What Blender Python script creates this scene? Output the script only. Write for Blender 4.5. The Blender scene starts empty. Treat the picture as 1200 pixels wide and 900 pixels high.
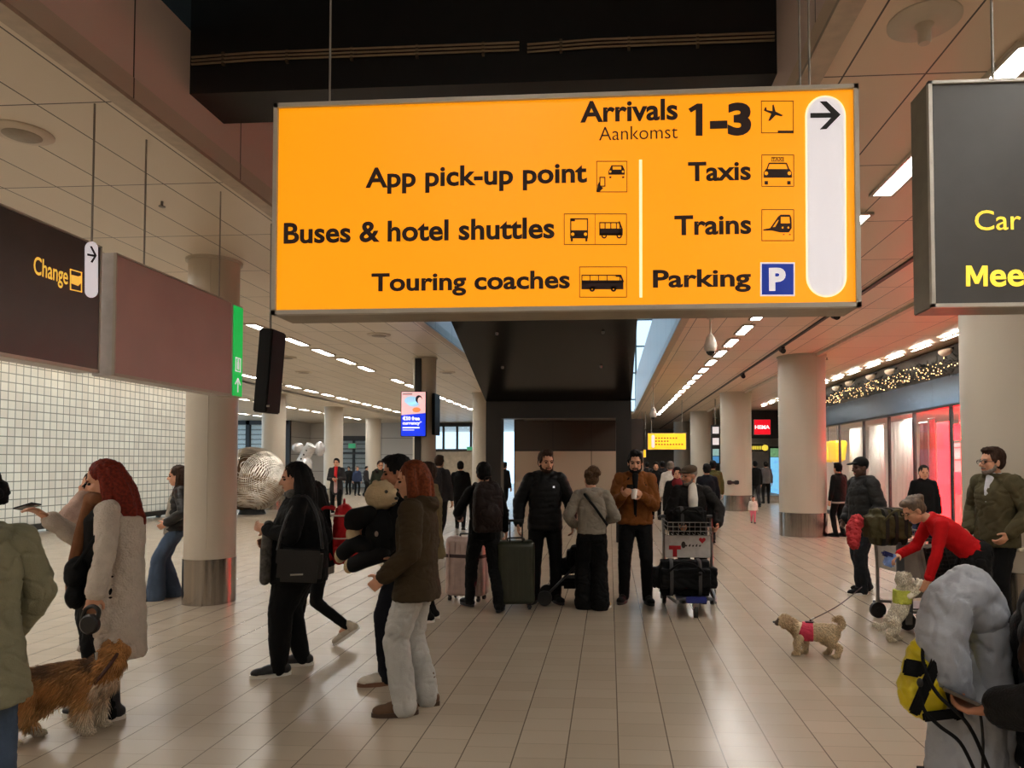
import bpy, bmesh, math, random
from mathutils import Vector as V, Matrix as M, noise
from math import sin, cos, pi, radians as R, sqrt, atan2
random.seed(7)
SC = bpy.context.scene
COL = SC.collection
# ---------------------------------------------------------------- camera, view, world
H, PSI, TH, FPX = 1.66, math.atan(54 / 832), math.atan(27 / 832), 832.0
cam = bpy.data.cameras.new('camera')
co = bpy.data.objects.new('camera', cam); COL.objects.link(co)
co.location = (0, 0, H); co.rotation_euler = (pi / 2 + TH, 0, PSI)
cam.sensor_fit = 'HORIZONTAL'; cam.sensor_width = 36; cam.lens = FPX / 1200 * 36
cam.shift_x = -60 / 1200; cam.shift_y = 65 / 1200
cam.clip_start = .05; cam.clip_end = 300
SC.camera = co
vs = SC.view_settings
vs.view_transform = 'Standard'; vs.look = 'None'; vs.gamma = 1; vs.use_curve_mapping = False
vs.exposure = 0.0
SC.cycles.max_bounces = 7; SC.cycles.diffuse_bounces = 4; SC.cycles.glossy_bounces = 4
SC.cycles.transparent_max_bounces = 12; SC.cycles.sample_clamp_indirect = 6
SC.cycles.caustics_reflective = False; SC.cycles.caustics_refractive = False
w = bpy.data.worlds.new('world'); SC.world = w; w.use_nodes = True
wn, wl = w.node_tree.nodes, w.node_tree.links
bg = wn['Background']
STRIP = 47.0          # strip light radiance
bg.inputs['Color'].default_value = (.50, .74, .95, 1); bg.inputs['Strength'].default_value = 2.2
# ray helpers: a pixel of the photograph to a point at a known depth / on a known plane
D_ = V((-sin(PSI) * cos(TH), cos(PSI) * cos(TH), sin(TH))); R_ = V((cos(PSI), sin(PSI), 0)); U_ = R_.cross(D_)
C_ = V((0, 0, H))
def ray(u, v): return D_ + R_ * ((u - 660) / FPX) - U_ * ((v - 515) / FPX)
def G(u, v, z=0): q = ray(u, v); return C_ + q * ((z - H) / q.z)
def W(u, v, y): q = ray(u, v); return C_ + q * (y / q.y)
def PXp(u, v, x): q = ray(u, v); return C_ + q * (x / q.x)
# ---------------------------------------------------------------- materials
def lin(c):
    c = c / 255
    return c / 12.92 if c <= .04045 else ((c + .055) / 1.055) ** 2.4
def rgb(r, g, b): return (lin(r), lin(g), lin(b))
MATS = {}
def mat(name, col, rough=.6, metal=0., vary=.12, scale=12., bump=0., bscale=60., emit=0., sheen=0., coat=0., alpha=1., trans=0., spec=None, attr=None, ecol=None):
    if name in MATS: return MATS[name]
    m = bpy.data.materials.new(name); m.use_nodes = True
    n, l = m.node_tree.nodes, m.node_tree.links
    b = n['Principled BSDF']
    b.inputs['Roughness'].default_value = rough; b.inputs['Metallic'].default_value = metal
    b.inputs['Sheen Weight'].default_value = sheen; b.inputs['Coat Weight'].default_value = coat
    b.inputs['Transmission Weight'].default_value = trans; b.inputs['Alpha'].default_value = alpha
    if spec is not None: b.inputs['Specular IOR Level'].default_value = spec
    tc = n.new('ShaderNodeTexCoord')
    if attr:
        a = n.new('ShaderNodeAttribute'); a.attribute_name = attr
        l.new(a.outputs['Color'], b.inputs['Base Color'])
    elif vary:
        t = n.new('ShaderNodeTexNoise'); t.inputs['Scale'].default_value = scale; t.inputs['Detail'].default_value = 5
        l.new(tc.outputs['Object'], t.inputs['Vector'])
        r = n.new('ShaderNodeValToRGB')
        r.color_ramp.elements[0].position = .3; r.color_ramp.elements[1].position = .7
        r.color_ramp.elements[0].color = tuple(c * (1 - vary) for c in col) + (1,)
        r.color_ramp.elements[1].color = tuple(min(1, c * (1 + vary)) for c in col) + (1,)
        l.new(t.outputs['Fac'], r.inputs['Fac']); l.new(r.outputs['Color'], b.inputs['Base Color'])
    else:
        b.inputs['Base Color'].default_value = (*col, 1)
    if bump:
        t = n.new('ShaderNodeTexNoise'); t.inputs['Scale'].default_value = bscale; t.inputs['Detail'].default_value = 4
        l.new(tc.outputs['Object'], t.inputs['Vector'])
        bp = n.new('ShaderNodeBump'); bp.inputs['Strength'].default_value = bump; bp.inputs['Distance'].default_value = .02
        l.new(t.outputs['Fac'], bp.inputs['Height']); l.new(bp.outputs['Normal'], b.inputs['Normal'])
    if emit:
        b.inputs['Emission Color'].default_value = (*(ecol or col), 1); b.inputs['Emission Strength'].default_value = emit
    MATS[name] = m
    return m
class NT:
    """tiny node-graph helper for the structural materials"""
    def __init__(s, name, rough=.6, metal=0):
        s.m = bpy.data.materials.new(name); s.m.use_nodes = True; MATS[name] = s.m
        s.n, s.l = s.m.node_tree.nodes, s.m.node_tree.links; s.b = s.n['Principled BSDF']
        s.b.inputs['Roughness'].default_value = rough; s.b.inputs['Metallic'].default_value = metal
        g = s.n.new('ShaderNodeNewGeometry'); x = s.n.new('ShaderNodeSeparateXYZ'); s.l.new(g.outputs['Position'], x.inputs[0])
        s.X, s.Y, s.Z = x.outputs; s.P = g.outputs['Position']
    def ma(s, op, a, b=0., c=0.):
        t = s.n.new('ShaderNodeMath'); t.operation = op
        for i, q in enumerate((a, b, c)):
            if hasattr(q, 'links'): s.l.new(q, t.inputs[i])
            else: t.inputs[i].default_value = q
        return t.outputs[0]
    def line(s, c, step, off, wd):       # 1 within wd of a multiple of step
        f = s.ma('FRACT', s.ma('DIVIDE', s.ma('SUBTRACT', c, off), step))
        e = s.ma('MINIMUM', f, s.ma('SUBTRACT', 1., f))
        return s.ma('LESS_THAN', e, wd / step / 2)
    def wnoise(s, a, b=0.):
        c = s.n.new('ShaderNodeCombineXYZ')
        for i, q in enumerate((a, b)):
            if hasattr(q, 'links'): s.l.new(q, c.inputs[i])
            else: c.inputs[i].default_value = q
        t = s.n.new('ShaderNodeTexWhiteNoise'); s.l.new(c.outputs[0], t.inputs['Vector']); return t.outputs['Value']
    def noise(s, scale, vec=None):
        t = s.n.new('ShaderNodeTexNoise'); t.inputs['Scale'].default_value = scale; t.inputs['Detail'].default_value = 5
        s.l.new(vec or s.P, t.inputs['Vector']); return t.outputs['Fac']
    def mix(s, f, a, b):
        t = s.n.new('ShaderNodeMix'); t.data_type = 'RGBA'
        for i, q in ((0, f), (6, a), (7, b)):
            if hasattr(q, 'links'): s.l.new(q, t.inputs[i])
            elif i == 0: t.inputs[0].default_value = q
            else: t.inputs[i].default_value = (*q, 1)
        return t.outputs[2]
    def base(s, q): s.l.new(q, s.b.inputs['Base Color'])
    def bump(s, h, st=.3, d=.005):
        bp = s.n.new('ShaderNodeBump'); bp.inputs['Strength'].default_value = st; bp.inputs['Distance'].default_value = d
        s.l.new(h, bp.inputs['Height']); s.l.new(bp.outputs['Normal'], s.b.inputs['Normal'])
# ---------------------------------------------------------------- mesh helpers
def nb(): return bmesh.new()
def _x(bm, g, mtx): bmesh.ops.transform(bm, matrix=mtx, verts=g['verts'])
def box(bm, c, s, rot=None, bev=0.):
    g = bmesh.ops.create_cube(bm, size=1)
    vs = g['verts']
    mtx = M.Translation(V(c)) @ (rot.to_4x4() if rot else M.Identity(4)) @ M.Diagonal((*s, 1))
    _x(bm, g, mtx)
    if bev:
        es = list({e for v in vs for e in v.link_edges})
        bmesh.ops.bevel(bm, geom=es, offset=bev, segments=2, affect='EDGES', clamp_overlap=True)
    return bm
def aim(d):
    return V((0, 0, 1)).rotation_difference(V(d)).to_matrix().to_4x4() if V(d).length > 1e-9 else M.Identity(4)
def cyl(bm, p0, p1, r0, r1=None, seg=16, caps=True):
    p0, p1 = V(p0), V(p1); d = p1 - p0
    g = bmesh.ops.create_cone(bm, cap_ends=caps, segments=seg, radius1=r0, radius2=r0 if r1 is None else r1, depth=d.length)
    _x(bm, g, M.Translation((p0 + p1) / 2) @ aim(d)); return bm
def sph(bm, c, r, rot=None, u=16, v=10):
    r = (r, r, r) if isinstance(r, (int, float)) else r
    g = bmesh.ops.create_uvsphere(bm, u_segments=u, v_segments=v, radius=1)
    _x(bm, g, M.Translation(V(c)) @ (rot.to_4x4() if rot else M.Identity(4)) @ M.Diagonal((*r, 1))); return bm
def chain(bm, pts, rad, seg=14):
    pts = [V(p) for p in pts]
    for i, p in enumerate(pts):
        sph(bm, p, rad[i], u=seg, v=8)
        if i and (p - pts[i - 1]).length > 1e-5: cyl(bm, pts[i - 1], p, rad[i - 1], rad[i], seg)
    return bm
def tube(bm, pts, r, seg=8, closed=False):
    pts = [V(p) for p in pts]; n = len(pts); rr = r if isinstance(r, (list, tuple)) else [r] * n
    rings = []; up = None
    for i, p in enumerate(pts):
        if closed: t = (pts[(i + 1) % n] - pts[i - 1]).normalized()
        else: t = (pts[min(i + 1, n - 1)] - pts[max(i - 1, 0)]).normalized()
        if up is None:
            up = V((0, 0, 1)) if abs(t.z) < .9 else V((1, 0, 0))
        a = (up - t * up.dot(t)).normalized(); b = t.cross(a); up = a
        rings.append([bm.verts.new(p + (a * cos(2 * pi * k / seg) + b * sin(2 * pi * k / seg)) * rr[i]) for k in range(seg)])
    for i in range(n if closed else n - 1):
        A, B = rings[i], rings[(i + 1) % n]
        for k in range(seg): bm.faces.new((A[k], A[(k + 1) % seg], B[(k + 1) % seg], B[k]))
    if not closed: bm.faces.new(rings[0][::-1]); bm.faces.new(rings[-1])
    return bm
def smooth_path(pts, n=6):
    pts = [V(p) for p in pts]; out = []
    for i in range(len(pts) - 1):
        p0, p1, p2, p3 = pts[max(i - 1, 0)], pts[i], pts[i + 1], pts[min(i + 2, len(pts) - 1)]
        for k in range(n):
            t = k / n
            out.append(.5 * ((2 * p1) + (p2 - p0) * t + (2 * p0 - 5 * p1 + 4 * p2 - p3) * t * t + (3 * p1 - p0 - 3 * p2 + p3) * t ** 3))
    out.append(pts[-1]); return out
def loft(bm, rings, seg=28, pw=2.3):
    """rings: (center, rx, ry, ax, ay)"""
    L = []
    for c, rx, ry, ax, ay in rings:
        q = []
        for k in range(seg):
            a = 2 * pi * k / seg; ca, sa = cos(a), sin(a)
            fx = abs(ca) ** (2 / pw) * (1 if ca >= 0 else -1); fy = abs(sa) ** (2 / pw) * (1 if sa >= 0 else -1)
            q.append(bm.verts.new(V(c) + V(ax) * rx * fx + V(ay) * ry * fy))
        L.append(q)
    for A, B in zip(L, L[1:]):
        for k in range(seg): bm.faces.new((A[k], A[(k + 1) % seg], B[(k + 1) % seg], B[k]))
    bm.faces.new(L[0][::-1]); bm.faces.new(L[-1]); return bm
def lathe(bm, prof, seg=32, c=(0, 0, 0)):
    L = [[bm.verts.new((c[0] + r * cos(2 * pi * k / seg), c[1] + r * sin(2 * pi * k / seg), c[2] + z)) for k in range(seg)] for r, z in prof]
    for A, B in zip(L, L[1:]):
        for k in range(seg): bm.faces.new((A[k], A[(k + 1) % seg], B[(k + 1) % seg], B[k]))
    bm.faces.new(L[0][::-1]); bm.faces.new(L[-1]); return bm
def prism(bm, poly, fr, t0, t1):
    """poly in the plane of frame fr=(origin, ex, ez, normal); extruded along normal t0..t1"""
    o, ex, ez, nn = fr
    A = [bm.verts.new(o + ex * p[0] + ez * p[1] + nn * t0) for p in poly]
    B = [bm.verts.new(o + ex * p[0] + ez * p[1] + nn * t1) for p in poly]
    n = len(poly)
    bm.faces.new(A); bm.faces.new(B[::-1])
    for k in range(n): bm.faces.new((A[k], B[k], B[(k + 1) % n], A[(k + 1) % n]))
    return bm
def finish(me, smooth=True, ang=38):
    me.polygons.foreach_set('use_smooth', [bool(smooth)] * len(me.polygons))
    if smooth and ang: me.set_sharp_from_angle(angle=R(ang))
    return me
def obj(name, bm, m, parent=None, smooth=True, ang=38):
    bmesh.ops.recalc_face_normals(bm, faces=bm.faces[:])
    me = bpy.data.meshes.new(name); bm.to_mesh(me); bm.free(); finish(me, smooth, ang)
    return put(name, me, m, parent)
def put(name, me, m, parent=None):
    me.name = name; me.materials.clear(); me.materials.append(m)
    o = bpy.data.objects.new(name, me); COL.objects.link(o)
    if parent: o.parent = parent
    return o
def tag(o, label=None, cat=None, group=None, kind=None):
    if label: o['label'] = label
    if cat: o['category'] = cat
    if group: o['group'] = group
    if kind: o['kind'] = kind
    return o
def thing(name, label, cat, loc=(0, 0, 0), rz=0., group=None):
    o = bpy.data.objects.new(name, None); COL.objects.link(o); o.empty_display_size = .1
    o.location = loc; o.rotation_euler = (0, 0, rz)
    return tag(o, label, cat, group)
def struct(name, bm, m, smooth=False): return tag(obj(name, bm, m, None, smooth), kind='structure')
def dup(root, loc=None, rz=None, label=None):
    def cp(o, par):
        c = o.copy(); COL.objects.link(c)
        if par: c.parent = par
        for ch in [q for q in SRC if q.parent == o]: cp(ch, c)
        return c
    SRC = list(COL.objects); r = cp(root, None)
    if loc is not None: r.location = loc
    if rz is not None: r.rotation_euler = (0, 0, rz)
    if label: r['label'] = label
    return r
TS = bpy.data.scenes.new('scratch')
def vox(bm, size, it=3, fac=.5, disp=None):
    """one continuous skin around overlapping closed shapes"""
    bmesh.ops.recalc_face_normals(bm, faces=bm.faces[:])
    me = bpy.data.meshes.new('t'); bm.to_mesh(me); bm.free()
    o = bpy.data.objects.new('t', me); TS.collection.objects.link(o)
    r = o.modifiers.new('r', 'REMESH'); r.mode = 'VOXEL'; r.voxel_size = size; r.adaptivity = 0
    if it:
        s = o.modifiers.new('s', 'SMOOTH'); s.factor = fac; s.iterations = it
    vl = TS.view_layers[0]; vl.update(); dg = vl.depsgraph; dg.update()
    m2 = bpy.data.meshes.new_from_object(o.evaluated_get(dg))
    bpy.data.objects.remove(o); bpy.data.meshes.remove(me)
    if disp:
        ns = [v.normal.copy() for v in m2.vertices]
        for v, n in zip(m2.vertices, ns): v.co += n * disp(v.co, n)
    finish(m2, True, 0); return m2
def wr(a, s=(16, 16, 8), sd=0.):
    def f(p, n):
        q = V((p.x * s[0] + sd, p.y * s[1] - sd, p.z * s[2] + sd)); g = noise.noise(V((q.x * .7 + q.z * .8, q.y * .7 - q.z * .5, q.z * 1.1)))
        return a * (noise.noise(q) + .4 * noise.noise(q * 2.3) - .9 * max(0, 1 - abs(g) * 7))
    return f
def quilt(a, step, w_=.004, sd=0.):
    f = wr(w_, (12, 12, 12), sd)
    return lambda p, n: a * (abs(sin(pi * (p.z + .012 * noise.noise(p * 5)) / step)) ** .6 - .6) + f(p, n)
def text_mesh(s, bold=0.):
    cu = bpy.data.curves.new('t', 'FONT'); cu.body = s; cu.size = 1; cu.offset = bold; cu.resolution_u = 4; cu.fill_mode = 'FRONT'
    o = bpy.data.objects.new('t', cu); TS.collection.objects.link(o)
    vl = TS.view_layers[0]; vl.update(); dg = vl.depsgraph; dg.update()
    me = bpy.data.meshes.new_from_object(o.evaluated_get(dg)); bpy.data.objects.remove(o); bpy.data.curves.remove(cu)
    return me
def lettering(name, s, fr, x0, x1, z0, z1, m, parent, bold=.02, off=.004):
    """text fitted to the rectangle x0..x1, z0..z1 of frame fr"""
    me = text_mesh(s, bold); o, ex, ez, nn = fr
    xs = [v.co.x for v in me.vertices]; ys = [v.co.y for v in me.vertices]
    a, b, c, d = min(xs), max(xs), min(ys), max(ys)
    for v in me.vertices:
        v.co = o + ex * (x0 + (v.co.x - a) / (b - a) * (x1 - x0)) + ez * (z0 + (v.co.y - c) / (d - c) * (z1 - z0)) + nn * off
    me.update(); finish(me, False)
    return put(name, me, m, parent)
# ================================================================ THE SETTING
CZ = 4.1                                # ceiling height
XL, XR = -3.2, 1.22                     # edges of the open void over the aisle
# --- floor: long narrow tiles 0.3 x 0.2, polished
t = NT('floor_tiles', .2)
TX0, TW = .049, .2965
row = t.ma('FLOOR', t.ma('DIVIDE', t.ma('SUBTRACT', t.X, TX0), TW))
off = t.ma('MULTIPLY', t.wnoise(row), .205)
yy = t.ma('ADD', t.Y, off)
l1 = t.line(t.X, TW, TX0, .0075); l2 = t.ma('MULTIPLY', t.line(yy, .205, 0., .005), .45)
ln = t.ma('MAXIMUM', l1, l2)
cell = t.wnoise(row, t.ma('FLOOR', t.ma('DIVIDE', yy, .205)))
mot = t.noise(1.1)
a = t.mix(cell, rgb(176, 161, 142), rgb(184, 169, 150))
a = t.mix(t.ma('MULTIPLY', mot, .3), a, rgb(158, 142, 122))
t.base(t.mix(t.ma('MULTIPLY', ln, .75), a, rgb(78, 64, 52)))
rg = t.ma('ADD', .215, t.ma('MULTIPLY', t.noise(.7), .05))
t.l.new(rg, t.b.inputs['Roughness'])
t.b.inputs['Specular IOR Level'].default_value = .65

b = nb(); box(b, (-6, 24, -.05), (42, 64, .1)); struct('floor', b, t.m)
# --- suspended metal ceiling
def ceil_mat(name, ca, cb, x0, stepx=.493):
    t = NT(name, .38)
    ln = t.ma('MAXIMUM', t.line(t.X, stepx, x0, .012), t.line(t.Y, 1.39, 4.52, .012))
    cl = t.wnoise(t.ma('FLOOR', t.ma('DIVIDE', t.ma('SUBTRACT', t.X, x0), stepx)), t.ma('FLOOR', t.ma('DIVIDE', t.ma('SUBTRACT', t.Y, 4.52), 1.39)))
    a = t.mix(cl, ca, cb)
    t.base(t.mix(ln, a, rgb(60, 50, 42)))
    t.bump(t.noise(1.4), .06, .03)
    return t.m
CM = ceil_mat('ceiling_panels', rgb(219, 207, 188), rgb(226, 215, 198), XL - .2)
CM2 = ceil_mat('ceiling_panels_aisle', rgb(228, 206, 182), rgb(235, 214, 190), XR + .26, .507)
CM3 = ceil_mat('ceiling_panels_shop', rgb(222, 202, 174), rgb(228, 208, 182), 4.67, 1.2)
b = nb(); box(b, ((-13.8 + XL) / 2, 24, CZ + .08), (13.8 + XL, 64, .16)); box(b, (-20.4, 40.5, CZ + .08), (13.2, 31, .16)); struct('ceiling', b, CM)
b = nb(); box(b, ((XR + 4.67) / 2, 24, CZ + .08), (4.67 - XR, 64, .16)); struct('ceiling', b, CM2)
b = nb(); box(b, ((4.67 + 15) / 2, 24, CZ + .12), (15 - 4.67, 64, .16)); struct('ceiling', b, CM3)
b = nb(); box(b, ((XL + XR) / 2, 46, CZ + .08), (XR - XL, 20, .16)); struct('ceiling', b, CM2)
BLK = mat('black_paint', rgb(14, 12, 11), .55, vary=.2)
BLKG = mat('black_gloss', rgb(16, 13, 11), .22, vary=.3, scale=1.2)
# dark service track and light-coloured step in the ceiling over the right aisle
b = nb(); box(b, (3.62, 24, CZ - .012), (.06, 62, .03)); struct('trim_1', b, mat('track_dark', rgb(40, 34, 30), .5))
b = nb(); box(b, (4.67, 24, CZ - .03), (.1, 62, .06)); struct('trim_2', b, mat('step_trim', rgb(205, 192, 172), .5))
# --- fascias of the void
def fascia(name, seam):
    t = NT(name, .32)
    ln = t.line(t.Y, 1.39, seam, .014)
    a = t.mix(t.noise(.8), rgb(236, 214, 204), rgb(243, 222, 212))
    t.base(t.mix(ln, a, rgb(45, 38, 34))); return t.m
b = nb(); box(b, (XL - .05, 13, 4.54), (.1, 40, .88), bev=.006); struct('trim_3', b, fascia('fascia_left', 4.515))
b = nb(); box(b, (XL - .06, 13, CZ - .005), (.14, 40, .03)); struct('trim_4', b, mat('edge_trim', rgb(188, 172, 152), .4))
b = nb(); box(b, (XR + .05, 13, 4.9), (.1, 40, 1.6), bev=.006); struct('trim_5', b, fascia('fascia_right', 4.2))
b = nb(); box(b, (XR + .06, 13, CZ - .005), (.14, 40, .03)); struct('trim_6', b, MATS['edge_trim'])
# --- black void above the aisle, cross beam
b = nb(); box(b, (-1.4, .2, 5.78), (9.2, 14.4, .12)); struct('ceiling', b, BLK)
b = nb(); box(b, (-5.0, .2, 5.4), (.12, 14.4, .9)); struct('wall_void_left', b, BLK)
b = nb(); box(b, ((XL + XR) / 2, 5.39, 5.12), (XR - XL, .48, 1.28)); struct('cross_beam', b, BLK)
# --- upper hall behind: white walls, roof, sky glazing
WHT = mat('upper_white', rgb(214, 218, 220), .6, vary=.05)
b = nb(); box(b, (-11, 24, 7.6), (.2, 33, 7)); struct('wall_upper_left', b, WHT)
b = nb(); box(b, (11, 24, 7.6), (.2, 33, 7)); struct('wall_upper_right', b, WHT)
b = nb(); box(b, (0, 24, 11.2), (22.4, 33.4, .2)); struct('ceiling', b, WHT)
b = nb(); box(b, (0, 7.5, 8.5), (22.4, .2, 5.4)); struct('wall_upper_front', b, WHT)
GL = mat('glass_clear', (.75, .85, .9), .03, alpha=.12, vary=0)
MUL = mat('mullion_grey', rgb(120, 140, 150), .5, vary=.05)
b = nb()
for i in range(15): box(b, (-10.5 + 1.5 * i, 40, 7.6), (.09, .14, 7))
for z in (5.2, 6.7, 8.2, 9.7): box(b, (0, 40, z), (21.6, .1, .07))
win = struct('window_1', b, MUL)
b = nb(); box(b, (0, 40.02, 7.6), (21.6, .02, 7)); obj('glass_pane', b, GL, win, False)
# glass balustrade along the void edge upstairs


b = nb()
for i in range(14): box(b, (1.5, 9 + 2 * i, 4.85), (.05, .06, 1.1))
tube(b, [(1.5, 8.5, 5.4), (1.5, 36, 5.4)], .035)
rl = struct('trim_7', b, mat('rail_steel', rgb(110, 130, 140), .35, .6))
b = nb(); box(b, (1.5, 22.2, 4.8), (.015, 27.4, .95)); obj('glass_pane', b, GL, rl, False)
# --- escalator soffit (black) and the portal under it
EX0, EX1 = -2.6, .46
fr = (V((EX0, 0, 0)), V((0, 1, 0)), V((0, 0, 1)), V((1, 0, 0)))
b = nb(); prism(b, [(14.85, 2.95), (7.2, 5.31), (7.2, 6.7), (9.2, 6.3), (14.85, 4.4)], fr, 0, EX1 - EX0)
es = struct('escalator_soffit', b, BLKG)
b = nb()
for (y, x) in ((11.9, -1.9), (11.9, -.1), (13.2, -2.0), (13.2, -.15)):
    z = 2.95 + (14.85 - y) * .3085; cyl(b, (x, y, z + .02), (x, y, z - .035), .03, .022, 10)
obj('sprinkler_heads', b, mat('dull_metal', rgb(120, 116, 110), .4, .8), es)
b = nb()
box(b, (EX0 + .16, 15.05, 1.475), (.32, .42, 2.95), bev=.01); box(b, (EX1 - .16, 15.05, 1.475), (.32, .42, 2.95), bev=.01)
box(b, ((EX0 + EX1) / 2, 15.05, 2.77), (EX1 - EX0 - .6, .42, .36), bev=.01)
struct('portal_frame', b, mat('portal_black', rgb(20, 16, 14), .35, vary=.3, scale=2))
b = nb(); box(b, ((EX0 + EX1) / 2, 18.6, 3.0), (EX1 - EX0, 6.7, .1)); struct('ceiling', b, mat('lobby_ceiling', rgb(48, 40, 34), .3))
t = NT('lobby_panels', .3)
ln = t.line(t.X, 1.19, -.55, .02)
up = t.ma('GREATER_THAN', t.Z, 2.03)
a = t.mix(up, rgb(176, 160, 140), rgb(52, 42, 34))
t.base(t.mix(t.ma('MAXIMUM', ln, t.ma('LESS_THAN', t.ma('ABSOLUTE', t.ma('SUBTRACT', t.Z, 2.03)), .02)), a, rgb(24, 20, 18)))
b = nb(); box(b, (-.95, 22.0, 1.5), (4.0, .2, 3.0)); struct('wall_lobby', b, t.m)
# --- glass block wall on the left
t = NT('glass_blocks', .16); GBT = t
BS = .205
g1 = t.line(t.Y, BS, .03, .022); g2 = t.line(t.Z, BS, .2, .022); gr = t.ma('MAXIMUM', g1, g2)
cl = t.wnoise(t.ma('FLOOR', t.ma('DIVIDE', t.ma('SUBTRACT', t.Y, .03), BS)), t.ma('FLOOR', t.ma('DIVIDE', t.ma('SUBTRACT', t.Z, .2), BS)))
a = t.mix(cl, rgb(238, 226, 212), rgb(252, 242, 228))
t.base(t.mix(gr, a, rgb(158, 150, 136)))
fz = t.ma('MULTIPLY', t.ma('SUBTRACT', 1., gr), t.ma('ADD', .6, t.ma('MULTIPLY', t.noise(7.), .8)))
t.bump(fz, .5, .02)
tr = t.n.new('ShaderNodeBsdfTranslucent'); t.l.new(t.b.inputs['Base Color'].links[0].from_socket, tr.inputs['Color'])
mx = t.n.new('ShaderNodeMixShader'); mx.inputs[0].default_value = .72; t.l.new(t.b.outputs[0], mx.inputs[1]); t.l.new(tr.outputs[0], mx.inputs[2])
t.l.new(mx.outputs[0], t.n['Material Output'].inputs['Surface'])
b = nb(); box(b, (-13.62, 15.9, 2.15), (.06, 13.8, 3.9)); gw = struct('wall_glass_block', b, t.m)
b = nb(); box(b, (-13.7, 15.9, .13), (.26, 13.8, .14), bev=.01)
for i in range(10): box(b, (-13.68, 9.6 + 1.4 * i, .03), (.1, .1, .07))
obj('base_channel', b, mat('dark_steel', rgb(62, 60, 58), .4, .5), gw)
# --- far left: dark framed glazing, grey panel wall, exit door, bright window band
DF = mat('dark_frame', rgb(24, 22, 22), .4)
b = nb()
for x in (-23.2, -21.9, -20.95, -19.9, -19.2, -18.55): box(b, (x, 40, 2.05), (.24, .2, 4.1))
box(b, (-21, 40, 3.98), (5, .2, .25)); box(b, (-21, 40, .2), (5, .2, .4))
win = struct('window_2', b, DF)
b = nb(); box(b, (-21, 40.05, 2.05), (5, .02, 3.9)); obj('glass_pane', b, GL, win, False)
t = NT('outside_facade', .7)
t.base(t.mix(t.line(t.Z, .32, 0, .09), rgb(206, 210, 208), rgb(120, 122, 120)))
b = nb(); box(b, (-20, 46, 3), (14, .2, 6)); struct('wall_outside', b, t.m)
t = NT('grey_panels', .45)
ln = t.ma('MAXIMUM', t.line(t.Z, 1.02, .1, .03), t.line(t.X, 3.4, -10.6, .03))
t.base(t.mix(ln, rgb(188, 186, 182), rgb(110, 106, 102)))
b = nb(); box(b, (-17.85, 43, 2.05), (2.5, .2, 4.1)); box(b, (-13.35, 43, 2.05), (3.1, .2, 4.1)); box(b, (-15.75, 43, 3.7), (1.7, .2, .9))
struct('wall_far', b, t.m)
b = nb()
for x in (-16.55, -15.75, -14.95): box(b, (x, 42.95, 1.6), (.12, .16, 3.2))
box(b, (-15.75, 42.95, 3.15), (1.7, .16, .3)); box(b, (-15.75, 42.95, 2.25), (1.6, .14, .1))
dr = struct('door_1', b, DF)
b = nb(); box(b, (-15.75, 43, 1.6), (1.6, .02, 3.0)); obj('glass_pane', b, GL, dr, False)
b = nb(); box(b, (-18.6, 41.5, 2.05), (.2, 3, 4.1)); struct('wall_far_return', b, t.m)
b = nb()
for x in (-11.7, -10.15, -9.3, -8.45, -7.5): box(b, (x, 43, 3.15), (.12, .15, 1.5))
box(b, (-9.6, 43, 2.42), (4.3, .2, .14)); box(b, (-9.6, 43, 3.98), (4.3, .2, .24))
win = struct('window_3', b, DF)
b = nb(); box(b, (-9.6, 43.03, 3.15), (4.2, .02, 1.4)); obj('glass_pane', b, GL, win, False)
b = nb(); box(b, (-9.6, 43.1, 1.18), (4.3, .2, 2.36)); struct('wall_far', b, mat('shop_cream', rgb(186, 172, 150), .6, vary=.2, scale=3))
b = nb(); box(b, (4, 52, 2.05), (21, .2, 4.1)); struct('wall_far', b, mat('far_wall', rgb(120, 112, 104), .6, vary=.15, scale=.7))
# --- enclosing walls, out of view
WB = mat('plain_wall', rgb(186, 174, 158), .7, vary=.05)
b = nb(); box(b, (-6, -7.1, 2.9), (42, .2, 5.8)); struct('wall_back', b, WB)
b = nb(); box(b, (-13.7, 1, 2.05), (.2, 16.2, 4.1)); struct('wall_left', b, WB)
b = nb(); box(b, (-20, 23, 2.05), (12.6, .2, 4.1)); struct('wall_side_hall', b, WB)
b = nb(); box(b, (14.2, 24, 2.05), (.2, 62, 4.1)); struct('wall_right', b, WB)
# --- columns
t = NT('column_paint', .42)
t.base(t.mix(t.noise(1.3), rgb(186, 176, 160), rgb(196, 186, 170))); CP = t.m
t = NT('brushed_steel', .17, 1.)
c = t.n.new('ShaderNodeMapping'); c.inputs['Scale'].default_value = (28, 28, .3); t.l.new(t.P, c.inputs[0])
nz = t.noise(1., c.outputs[0]); t.base(t.mix(nz, rgb(120, 114, 108), rgb(190, 184, 176))); t.bump(nz, .2, .01); BS_ = t.m
def column(x, y, r, bh=.53, steel=True, ring=True):
    b = nb(); cyl(b, (x, y, bh - .01), (x, y, CZ + .05), r, seg=64)
    if ring: cyl(b, (x, y, CZ - .03), (x, y, CZ + .02), r + .03, seg=64)
    for s in (0, pi): box(b, (x + r * cos(s - 1.2), y + r * sin(s - 1.2), CZ / 2 + .3), (.008, .008, CZ - .7))
    o = struct('column', b, CP, True)
    if steel:
        b = nb(); cyl(b, (x, y, 0), (x, y, bh), r + .008, seg=64); obj('steel_base', b, BS_, o)
    return o
column(-4.775, 8.25, .285); column(-4.3, 16.3, .265); column(-4.5, 24.6, .28)
column(-11.95, 24.6, .4); column(-12.1, 30.5, .4); column(-13.2, 39, .42)
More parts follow.
